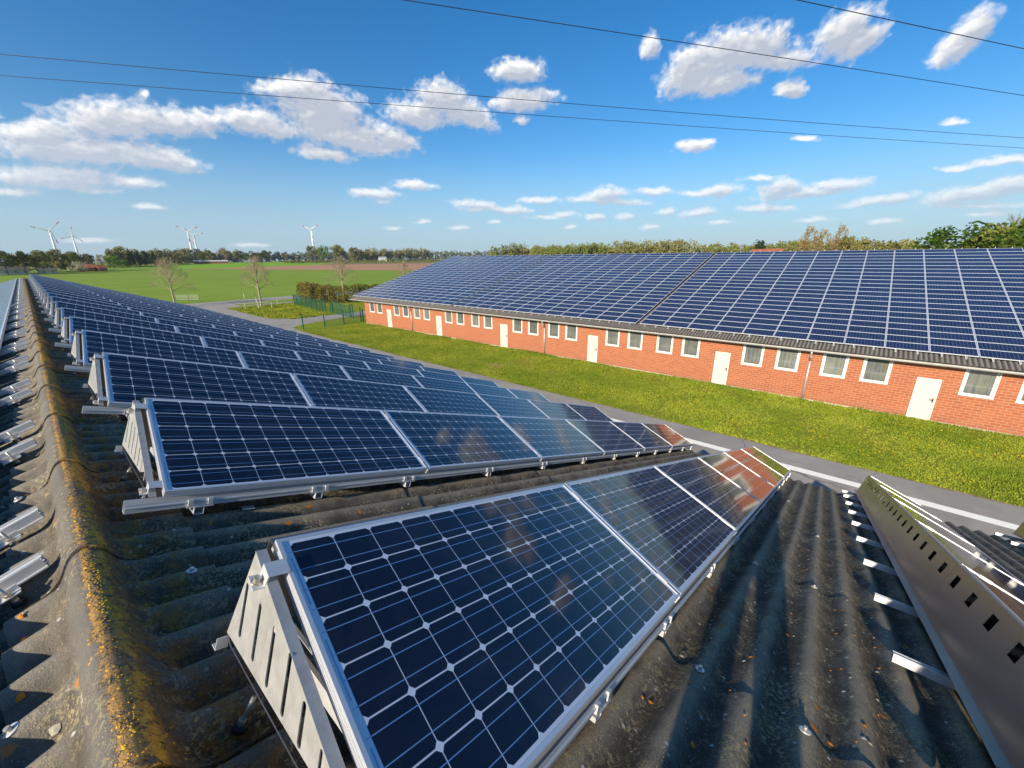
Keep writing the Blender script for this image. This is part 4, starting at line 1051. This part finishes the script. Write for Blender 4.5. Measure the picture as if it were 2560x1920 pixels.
# ------------------------------------------------------------------ trees
def branchy(mb, p, d, L, r0, lvl, rn_, spread=.5, up_=.15, n_ch=3, minr=.012, tips=None):
    segs = 3; q = Vector(p); dd = Vector(d).normalized(); rr_ = r0
    for i in range(segs):
        d2 = (dd+Vector((rn_.uniform(-1, 1), rn_.uniform(-1, 1), rn_.uniform(-.4, 1)*up_*2))*.13).normalized()
        q2_ = q+d2*(L/segs); r2 = max(minr*.6, rr_*.80)
        mb.tube(q, q2_, rr_, r2, 5 if lvl > 1 else 3, cap=False)
        if i > 0 and lvl > 0:
            for k in range(n_ch if i == 2 else max(1, n_ch-1)):
                a = rn_.uniform(0, 2*pi); o_ = d2.orthogonal().normalized(); c = d2.cross(o_)
                nd = (d2*(1-spread*.5)+(o_*cos(a)+c*sin(a))*spread*rn_.uniform(.7, 1.2)+Z_*up_).normalized()
                branchy(mb, q2_, nd, L*rn_.uniform(.55, .78), r2*.62, lvl-1, rn_, spread, up_, n_ch, minr, tips)
        q, dd, rr_ = q2_, d2, r2
    if tips is not None and lvl == 0: tips.append(q)
def bare_tree(name, loc, H, label, seed, mat_t='bark_pale', trunk_frac=.33, crown=1.0, lvl=4, col=None):
    rn_ = random.Random(seed); t = empty(name, loc); tag(t, label, 'tree', 'bare young trees along the road')
    th = H*trunk_frac
    mb = MB(); mb.tube((0, 0, -.2), (0, 0, th), H*.020, H*.016, 8, cap=False); mb.tube((0, 0, th), (0, 0, H*.72), H*.016, H*.006, 6, cap=False)
    mb.build('trunk', M[mat_t], t)
    mb = MB()
    for k in range(14):
        z = th+(H*.72-th)*k/13; a = k*2.4+rn_.uniform(-.3, .3); tilt = .95-.05*k
        d = Vector((cos(a)*tilt, sin(a)*tilt, .55+.06*k))
        branchy(mb, (0, 0, z), d, H*.20*crown*(1-.025*k), H*.0080, lvl-1, rn_, .55, .12, 3, .012)
    mb.build('crown', M[col or mat_t], t)
    return t
bare_tree('bare_tree', gpt(16.0, 92.0), 8.0, 'spreading leafless tree left, rising behind the far rows of tilted panels', 5, crown=1.15)
bare_tree('bare_tree', gpt(25.7, 79.8), 8.9, 'leafless tree on the grass plot near the white reflector posts', 6, crown=.85)
bare_tree('bare_tree', gpt(38.6, 75.0), 8.9, 'leafless tree growing through the hedge beside the brick building', 9, crown=.85)
bare_tree('bare_tree', gpt(56.5, 80.5), 7.9, 'leafless tree half hidden behind the sloping roof edge', 8, crown=.8)

def crown_mesh(mb, c, rx, ry, rz, n, leaf, rn_, clumps=14, holes=.25):
    """leaf faces in clumps around branch ends inside an uneven ellipsoid"""
    cl = []
    for k in range(clumps):
        a = rn_.uniform(0, 2*pi); h = rn_.uniform(-.75, 1.0); rr_ = sqrt(max(0.05, 1-h*h))*rn_.uniform(.35, .95)
        cl.append((Vector((cos(a)*rr_*rx, sin(a)*rr_*ry, h*rz*.85)), rn_.uniform(.24, .42)))
    for k in range(n):
        cc, cr_ = rn_.choice(cl)
        v_ = Vector((rn_.gauss(0, 1), rn_.gauss(0, 1), rn_.gauss(0, 1))).normalized()*(rn_.random()**.4)
        p_ = Vector(c)+cc+Vector((v_.x*rx*cr_, v_.y*ry*cr_, v_.z*rz*cr_))
        s_ = leaf*rn_.uniform(.5, 1.3)
        a = Vector((rn_.uniform(-1, 1), rn_.uniform(-1, 1), rn_.uniform(-.7, .7))).normalized(); b = a.orthogonal().normalized()
        i = mb.add([p_-a*s_, p_+b*s_*.8, p_+a*s_, p_-b*s_*.7]); mb.face((i, i+1, i+2, i+3))
TREE = {}
def tree_proto(kind, leafm, seed, rx=.42, cz=.60, rz=.40, n=2600, leaf=.028, trunk=.30, barkm='bark', clumps=22):
    rn_ = random.Random(seed); tr = MB(); tr.tube((0, 0, -.02), (.01, 0, trunk), .022, .016, 7, cap=False)
    for k in range(8):
        a = k*2.4; d = Vector((cos(a)*.6, sin(a)*.6, 1)); branchy(tr, (.01, 0, trunk*(.8+.05*k)), d, .26, .009, 1, rn_, .5, .2, 2, .002)
    cr_ = MB(); crown_mesh(cr_, (0, 0, cz), rx, rx, rz, n, leaf, rn_, clumps)
    TREE[kind] = (tr.build('trunk', M[barkm]), cr_.build('crown', M[leafm]))
tree_proto('olive', 'leaf_olive', 31); tree_proto('olive2', 'leaf_mix', 32, .38, .60, .42, 2200, .028); tree_proto('green', 'leaf_green', 33, .46, .54, .46, 3000, .026, .2)
tree_proto('brown', 'leaf_brown', 34, .36, .62, .38, 1500, .020, .3, 'bark_pale', 30); tree_proto('dark', 'leaf_dark', 35, .26, .52, .50, 2200, .03, .1)
tree_proto('blossom', 'blossom', 36, .5, .55, .42, 1800, .028, .15)
used = set()
def tree(kind, x, y, H, wd, label, seed=0, name='tree', group=None, z=None):
    rn_ = random.Random(seed+int(x*7)); t = empty(name, (x, y, gz(x, y) if z is None else z)); tag(t, label, 'tree', group)
    t.rotation_euler.z = rn_.uniform(0, 6.28)
    for src, nm in zip(TREE[kind], ('trunk', 'crown')):
        if kind+nm in used: o = src.copy(); C.objects.link(o)
        else: o = src; used.add(kind+nm)
        o.parent = t; sx = wd/.84 if nm == 'crown' else H
        o.scale = (sx*(1 if nm == 'crown' else .8), sx*(1 if nm == 'crown' else .8), H)
    return t
gE = 'trees at the field edge'
# left wood and its front trees
L1 = [(-30, 372, 13, 11, 'olive'), (-18, 374, 12.6, 10, 'olive2'), (-6, 375, 12.8, 9, 'olive'), (1, 377, 12.6, 10, 'olive'), (8, 376, 13.2, 10, 'olive'), (15.5, 392, 14.4, 12, 'olive2'), (23.8, 414, 13, 10, 'olive'), (31.8, 428, 12, 9, 'olive2'), (40, 444, 11.6, 9, 'brown')]
LN = ['olive tree at the far left picture edge', 'brownish olive tree second from the left picture edge', 'olive tree with visible trunks above the white house', 'olive tree left of the leftmost wind turbine', 'olive tree under the leftmost wind turbine', 'tall brown olive tree between the two left wind turbines', 'olive tree just right of the white blossoming tree', 'brown olive tree left of the red roofed house', 'reddish brown budding tree behind the red roofed house']
for i, (x, y, h, w_, kd) in enumerate(L1): tree(kd, x, y, h, w_, LN[i], i, group=None)
tree('blossom', 22.6, 372, 7.6, 7, 'small tree covered in white blossom in the left wood'); tree('green', 43.2, 420, 10.6, 9, 'bright fresh green tree at the end of the left wood'); tree('green', 51.5, 440, 7.8, 7, 'smaller green tree at the field corner')
def wood(name, pts, n, hmin, hmax, m_, label, seed, depth=25, leaf=.8, dens=190, under=True):
    """many crowns along a line: one mass"""
    rn_ = random.Random(seed); mb = MB(); tr = MB()
    segs = [(Vector(a+(0,)), Vector(b+(0,))) for a, b in zip(pts[:-1], pts[1:])]; tot = sum((b-a).length for a, b in segs)
    for k in range(n):
        t = tot*(k+rn_.random())/n
        for a, b in segs:
            l = (b-a).length
            if t <= l: break
            t -= l
        p_ = a+(b-a)*min(1, t/l); rad_ = p_.normalized(); dp = rn_.random()**1.5*depth; p_ = p_+rad_*dp
        H = rn_.uniform(hmin, hmax)*(1+.25*noise.noise(Vector((p_.x*.02, p_.y*.02, 0)))); z = gz(p_.x, p_.y); w = H*rn_.uniform(.28, .45)
        crown_mesh(mb, (p_.x, p_.y, z+H*.58), w, w, H*.42, dens, leaf, rn_, 12)
        if under and rn_.random() < .5: crown_mesh(mb, (p_.x+rn_.uniform(-3, 3), p_.y+rn_.uniform(-3, 3), z+H*.16), w*.9, w*.9, H*.16, dens//3, leaf, rn_, 6)
        mb.tube((p_.x, p_.y, z-.5), (p_.x, p_.y, z+H*.5), H*.016, H*.01, 4, 1, cap=False)
    o = mb.build(name, [m_, M['bark']]); o['kind'] = 'stuff'; tag(o, label, 'wood'); return o
wood('wood', [(-60, 385), (0, 392), (30, 450)], 40, 10, 13, M['leaf_mix'], 'olive brown wood behind the houses at far left', 1, 30, .7, 170)
wood('wood', [(52, 520), (73, 575), (111, 644), (150, 700)], 62, 14, 20, M['leaf_mix'], 'dense wood right of the red roofed house', 2, 40, .9, 190)
for i, (x, y, h, w_) in enumerate([(72, 560, 15, 10), (80, 572, 14, 9), (88, 590, 15.5, 9), (98, 610, 14, 9)]): tree('dark', x, y, h, w_, 'dark evergreen tree at the edge of the dense left wood', i, 'evergreen_tree', 'dark evergreens in the dense wood')
for i, (x, y, h, w_, kd, lb) in enumerate([(196, 792, 19, 17, 'olive2', 'rounded olive tree right after the dense wood'), (207.7, 759, 23, 19, 'brown', 'tall pinkish brown budding tree behind the bare field'), (216, 735, 16.5, 13, 'olive', 'olive tree right of the tall pinkish brown tree'), (243, 781, 16, 9, 'green', 'small yellow green tree in the row behind the bare field'),
    (249, 759, 15.5, 14, 'olive2', 'brown olive tree right of the small yellow green one'), (285, 821, 19.5, 19, 'olive', 'broad olive tree in the middle of the distant row'), (354, 942, 20, 15, 'dark', 'dark round tree in the distant row'), (349, 899, 17, 12, 'brown', 'slim brown tree beside the dark round one'),
    (176, 752, 17, 15, 'olive', 'olive tree touching the right end of the dense wood'), (186, 770, 16, 14, 'olive2', 'dull olive tree near the end of the dense wood'),
    (344, 762, 27, 26, 'olive2', 'grey olive tree beneath the single wind turbine'), (348, 730, 27, 21, 'green', 'yellow green tree second in the grove'), (356, 694, 27, 27, 'olive', 'tall olive tree third in the grove'), (367, 657, 23, 25, 'olive2', 'broad brown tree at the right end of the grove')]):
    tree(kd, x, y, h, w_, lb, i)
wood('wood', [(160, 900), (330, 1050), (520, 1080), (760, 1180)], 150, 17, 25, M['leaf_hazy'], 'low bluish line of distant woods on the horizon', 3, 60, 2.0, 130, True)
wood('wood', [(440, 800), (520, 800), (640, 800)], 80, 19, 27, M['leaf_mix'], 'brownish wood left of the solar roof ridge', 4, 40, 1.2, 190)
wood('hedgerow', [(215, 560), (300, 560), (390, 520), (520, 470)], 200, 3.5, 6, M['leaf_olive'], 'pale reedy hedgerow behind the bare field', 5, 20, .55, 60, False)
wood('wood', [(640, 800), (700, 700), (760, 600)], 70, 18, 23, M['leaf_hazy'], 'dark low wood just above the left end of the solar roof ridge', 6, 60, 1.4, 120)
wood('wood', [(375, 350), (398, 318)], 14, 21, 24, M['leaf_olive'], 'yellowish clump of trees above the left part of the ridge', 7, 12, .8, 260)
wood('wood', [(400, 345), (385, 250), (372, 150), (365, 60), (365, -20)], 120, 14.5, 17, M['leaf_mix'], 'background belt of brownish trees all along behind the ridge', 14, 20, .9, 190)
wood('wood', [(345, 262), (300, 200), (292, 150)], 60, 16.8, 18.8, M['leaf_olive'], 'long olive wood above the middle of the ridge', 8, 20, .65, 260)
wood('wood', [(292, 150), (298, 118), (290, 92)], 30, 17.6, 19.6, M['leaf_mix'], 'rounded olive brown wood above the gap in the roof', 9, 16, .65, 280)
wood('wood', [(300, 84), (300, 40), (280, 20)], 40, 12.8, 14.8, M['leaf_olive'], 'low olive trees above the right part of the ridge', 10, 20, .6, 240)
wood('wood', [(205, 26), (206, 6), (206, -12)], 26, 10.5, 13.5, M['leaf_mix'], 'brown olive thicket behind the right part of the ridge', 11, 12, .45, 300)
wood('wood', [(600, 60), (620, -60), (560, -160)], 60, 13, 17, M['leaf_hazy'], 'dark distant wooded rise seen in the gap at right', 12, 60, 1.2, 130)
wood('wood', [(225, -8), (222, -22), (215, -40)], 22, 10, 13, M['leaf_olive'], 'olive bushes left of the big green tree', 13, 12, .45, 260)
tree('dark', 276, 47.7, 15.5, 12, 'round dark olive tree standing alone above the right part of the ridge', 1)
bt = lambda x, y, H, lab, sd_, cr=.8, colr='leaf_brown': bare_tree('budding_tree', (x, y, gz(x, y)), H, lab, sd_, 'bark_pale', .25, cr, 4, colr)
tree('brown', 199.3, 18.9, 18.6, 7.5, 'tall pale budding tree with spreading crown right of the dark round tree', 41, 'budding_tree'); tree('brown', 199.6, 14.6, 17.2, 7, 'pale budding tree beside its taller neighbour', 44, 'budding_tree'); tree('brown', 199.9, 9.4, 18.6, 6, 'slim pale budding tree standing alone above the thicket', 42, 'budding_tree')
tree('olive2', 200, 5.9, 14.3, 9, 'bushy olive tree right of the slim budding tree', 2)
tree('green', 119, -13.5, 13.0, 13, 'big fresh green tree at right above the ridge', 3); tree('olive', 118, -17.5, 12.6, 9, 'yellow olive tree touching the big green tree', 4)
bt(126, -20.5, 16.5, 'tall grey leafless tree near the right picture edge', 43, .7); bt(127, -17.6, 13.6, 'smaller grey leafless tree beside the taller one', 45, .7)
tree('olive2', 112, -21, 10.4, 10, 'brown olive bush below the tall leafless tree', 5); tree('green', 97, -19.6, 13.2, 9, 'dark green tree cut off by the right picture edge', 6)

# hedge beside the brick building
def hedge(pts, H, w, label, seed, per_m=420):
    rn_ = random.Random(seed); mb = MB()
    for a, b in zip(pts[:-1], pts[1:]):
        a = Vector(a+(0,)); b = Vector(b+(0,)); L = (b-a).length; d = (b-a)/L; c = Vector((-d.y, d.x, 0))
        for k in range(int(L*per_m)):
            t = rn_.random()*L; q_ = a+d*t; hh = H*(1+.22*noise.noise(Vector((q_.x*.35, q_.y*.35, seed))))
            z = hh*rn_.random()**.7; ww = w*(1-.35*(z/hh)**2)*(1+.3*noise.noise(Vector((q_.x*.5, z, 3))))
            p_ = q_+c*rn_.choice((-1, 1))*ww*rn_.random()**.35; p_.z = gz(p_.x, p_.y)+z
            s_ = rn_.uniform(.06, .17); e1 = Vector((rn_.uniform(-1, 1), rn_.uniform(-1, 1), rn_.uniform(-1, 1))).normalized(); e2 = e1.orthogonal().normalized()
            i = mb.add([p_-e1*s_, p_+e2*s_*.7, p_+e1*s_, p_-e2*s_*.7]); mb.face((i, i+1, i+2, i+3))
        for k in range(int(L*2.5)):
            t = rn_.random()*L; q_ = a+d*t+c*rn_.uniform(-.5, .5)*w; mb.tube((q_.x, q_.y, gz(0, 0)-.1), (q_.x+rn_.uniform(-.4, .4), q_.y+rn_.uniform(-.4, .4), gz(0, 0)+H*.85), .03, .012, 4, 1, cap=False)
    h_ = empty('hedge', (pts[0][0], pts[0][1], gz(*pts[0]))); tag(h_, label, 'hedge')
    o = mb.build('foliage', [M['leaf_hedge'], M['bark']], h_); o.location = -Vector(h_.location); return h_
hedge([(39.3, 94.5), (37.0, 84.0), (35.9, 76.0), (39.0, 74.0), (46.0, 74.2), (62, 76)], 3.1, 1.6, 'thick olive green hedge between the road and the brick building', 3)

# ------------------------------------------------------------------ far buildings
def house(name, x, y, L, Wd, hw, hr, rot, wallm, roofm, label):
    t = empty(name, (x, y, gz(x, y))); t.rotation_euler.z = rot; tag(t, label, 'house')
    mb = MB(); mb.box(-L/2, L/2, -Wd/2, Wd/2, 0, hw); mb.build('wall', M[wallm], t)
    mb = MB(); b = mb.add([(-L/2-.4, -Wd/2-.5, hw-.1), (L/2+.4, -Wd/2-.5, hw-.1), (L/2+.4, 0, hw+hr), (-L/2-.4, 0, hw+hr), (-L/2-.4, Wd/2+.5, hw-.1), (L/2+.4, Wd/2+.5, hw-.1)])
    mb.face((b, b+1, b+2, b+3)); mb.face((b+3, b+2, b+5, b+4)); mb.face((b, b+3, b+4)); mb.face((b+1, b+5, b+2)); mb.face((b, b+4, b+5, b+1)); mb.build('roof', M[roofm], t)
    n = max(2, int(L/3))
    for k in range(n):
        mb = MB(); xx = -L/2+L*(k+.5)/n; mb.box(xx-.5, xx+.5, -Wd/2-.04, -Wd/2-.005, hw*.35, hw*.8); mb.build('window', M['pane'], t)
house('farmhouse', 29.0, 424, 8, 7, 2.6, 2.6, .1, 'brick', 'tile', 'red roofed farmhouse between trees in the left wood')
house('barn_house', 36.5, 424, 5, 6, 2.4, 2.0, .4, 'brick', 'tile', 'smaller red roof right of the farmhouse')
house('white_house', -5, 384, 14, 7, 2.8, 2.0, .05, 'render', 'roof_far', 'pale low house behind tree trunks at the left edge')
house('farm_shed', 9.5, 386, 8, 6, 2.0, 1.5, .05, 'render', 'roof_far', 'low shed with dark roof behind the left trees')
house('long_stable', 178, 720, 40, 10, 3.2, 1.5, -.2, 'tile', 'render', 'long reddish stable behind trees beyond the green strip')
house('white_barn', 455, 715, 14, 10, 6, 2.5, -.5, 'white', 'gutter', 'small white barn in front of the distant wood')
house('red_roof_house', 251, 40.0, 14, 9, 8.2, 2.9, 1.45, 'brick', 'tile', 'orange red house roof peeping over the ridge of the brick building')

# ------------------------------------------------------------------ wind turbines
def turbine(x, y, hubz, R_, ang, label, yaw):
    z0 = gz(x, y); t = empty('wind_turbine', (x, y, z0)); tag(t, label, 'wind turbine', 'wind turbines on the horizon'); H = hubz-z0
    t.rotation_euler.z = yaw
    mb = MB(); mb.tube((0, 0, 0), (0, 0, H), 4.6, 2.4, 20); mb.build('tower', M['turbine'], t)
    mb = MB(); mb.box(-2.4, 2.4, -3.5, 8, H-2.2, H+2.6); nac = mb.build('nacelle', M['turbine'], t)
    bmx = bmesh.new(); bmx.from_mesh(nac.data); bmesh.ops.bevel(bmx, geom=bmx.edges[:], offset=.9, segments=3, affect='EDGES'); bmx.to_mesh(nac.data); bmx.free()
    mb = MB(); mb.tube((0, -3.4, H), (0, -5.2, H), 2.4, 2.2, 16); mb.tube((0, -5.2, H), (0, -7.0, H), 2.2, .6, 16); mb.build('hub', M['turbine'], t)
    for k in range(3):
        a = ang+k*2*pi/3; d = Vector((sin(a), 0, cos(a))); c = Vector((cos(a), 0, -sin(a))); o = Vector((0, -5, H)); mb = MB()
        st = [(1.5, 1.3, .9, 0), (6, 2.6, .7, 0), (R_*.3, 2.3, .5, 0), (R_*.55, 1.8, .35, 0), (R_*.68, 1.6, .3, 1), (R_*.84, 1.25, .25, 1), (R_*.92, 1.0, .2, 0), (R_, .35, .1, 0)]
        prev = None
        for (rr_, cw, th, mi) in st:
            b = mb.add([o+d*rr_+c*cw*.6+Y_*0, o+d*rr_+Y_*th, o+d*rr_-c*cw*1.3, o+d*rr_-Y_*th])
            if prev is not None:
                for i in range(4): j = (i+1) % 4; mb.face((prev+i, prev+j, b+j, b+i), pm_)
            prev = b; pm_ = mi
        mb.build('blade', [M['turbine'], M['red']], t)
for (x, y, ang, R_, lab) in [(91.9, 2218.5, -1.30, 50, 'wind turbine at far left, largest of the five'), (167.5, 2582, .17, 42, 'smaller wind turbine just right of the leftmost one'), (438.8, 1991.8, -1.0, 44, 'left wind turbine of the overlapping pair'), (513.8, 2247.6, 1.3, 44, 'right wind turbine of the overlapping pair'), (722, 1584.7, -1.1, 36, 'single wind turbine above the grove')]:
    turbine(x, y, 108, R_*.93, ang, lab, -atan2(x, y))

# ------------------------------------------------------------------ overhead wires
def wire(a, b, sag, label, ext=1.6, h=12.0):
    a = Vector(a); b = Vector(b); mb = MB(); n = 60; m0 = (a+b)/2; hv = (b-a)*ext/2; pts = []
    for i in range(n+1):
        t = -1+2*i/n; p_ = m0+hv*t; p_.z = h-sag*(1-(t*ext)**2); pts.append(p_)
    for p_, q_ in zip(pts[:-1], pts[1:]): mb.tube(p_, q_, .021, n=5, cap=False)
    mb_o = mb.build('overhead_wire', M['wire']); tag(mb_o, label, 'wire', 'overhead power lines')
wire((15, 19.5, 12), (54.8, -7.1, 12), -.03, 'dark overhead wire crossing the large cloud at right')
wire((27.6, 5.1, 12), (42.9, -4.9, 12), 0, 'dark overhead wire in the top right corner', 3.0)
wire((2.14, 42.14, 12), (73.6, -10.5, 12), .2, 'upper of the two long wires crossing the whole sky')
wire((2.04, 46.65, 12), (80.4, -11.7, 12), .14, 'lower of the two long wires crossing the whole sky')

# ------------------------------------------------------------------ the photographer, behind the camera, casting the shadow on the roof
def person():
    V = {}; E_ = []
    def v(n, x, y, z, r_): V[n] = (Vector((x, y, z)), r_)
    gx_ = lambda x: APEX.z-abs(x-APEX.x)*tan(AL)
    lx = -.50; cy = -.125; gl = gx_(lx)+.03
    v('pelvis', lx, cy, gl+.95, .15); v('waist', lx, cy, gl+1.10, .16); v('chest', lx+.03, cy, gl+1.33, .17); v('neck', lx+.04, cy+.02, gl+1.51, .06); v('head', lx+.07, cy+.03, gl+1.65, .092); v('crown', lx+.07, cy+.03, gl+1.76, .075)
    for s_, n in ((1, 'l'), (-1, 'r')):
        v('hip'+n, lx, cy+s_*.10, gl+.86, .10); v('knee'+n, lx+.03, cy+s_*.112, gl+.50, .078); v('ankle'+n, lx-.02, cy+s_*.105, gl+.10, .062); v('toe'+n, lx+.13, cy+s_*.12, gl+.0, .042)
        v('shoulder'+n, lx+.03, cy+s_*.19, gl+1.43, .065); v('elbow'+n, lx+.16, cy+.04+s_*.2, gl+1.17, .048); v('wrist'+n, lx+.36, cy+.08+s_*.09, gl+1.20, .030); v('palm'+n, lx+.42, cy+.1+s_*.06, gl+1.21, .030)
    ee = [('pelvis', 'waist'), ('waist', 'chest'), ('chest', 'neck'), ('neck', 'head'), ('head', 'crown')]
    for n in 'lr': ee += [('pelvis', 'hip'+n), ('hip'+n, 'knee'+n), ('knee'+n, 'ankle'+n), ('ankle'+n, 'toe'+n), ('chest', 'shoulder'+n), ('shoulder'+n, 'elbow'+n), ('elbow'+n, 'wrist'+n), ('wrist'+n, 'palm'+n)]
    names = list(V); o0 = Vector((lx, .02, gl))
    me = bpy.data.meshes.new('person'); me.from_pydata([tuple(V[n][0]-o0) for n in names], [(names.index(a), names.index(b)) for a, b in ee], [])
    o = bpy.data.objects.new('person', me); C.objects.link(o); o.location = o0; me.materials.append(M['cloth'])
    md = o.modifiers.new('skin', 'SKIN'); sv = me.skin_vertices[0].data
    for i, n in enumerate(names): sv[i].radius = (V[n][1], V[n][1]); sv[i].use_root = (n == 'pelvis')
    md.use_smooth_shade = True
    s2 = o.modifiers.new('sub', 'SUBSURF'); s2.levels = 2; s2.render_levels = 2
    return o
pe = person(); tag(pe, 'person in dark clothes standing behind the ridge taking the picture', 'person')

# ------------------------------------------------------------------ air
mb = MB(); mb.box(-2700, 2700, -2700, 2700, -8.9, 240)
hz = mb.build('haze', None if False else [])
hm = bpy.data.materials.new('air'); hm.use_nodes = True; q = NT(hm.node_tree)
pv_ = q.n('ShaderNodeVolumePrincipled', None, Color=(.80, .87, 1.0, 1), Density=.00008, Anisotropy=.2); o_ = q.n('ShaderNodeOutputMaterial'); q.set(o_.inputs['Volume'], pv_.outputs[0])
hz.data.materials.append(hm); hz['kind'] = 'stuff'; tag(hz, 'thin bluish air between the roof and the horizon', 'haze')
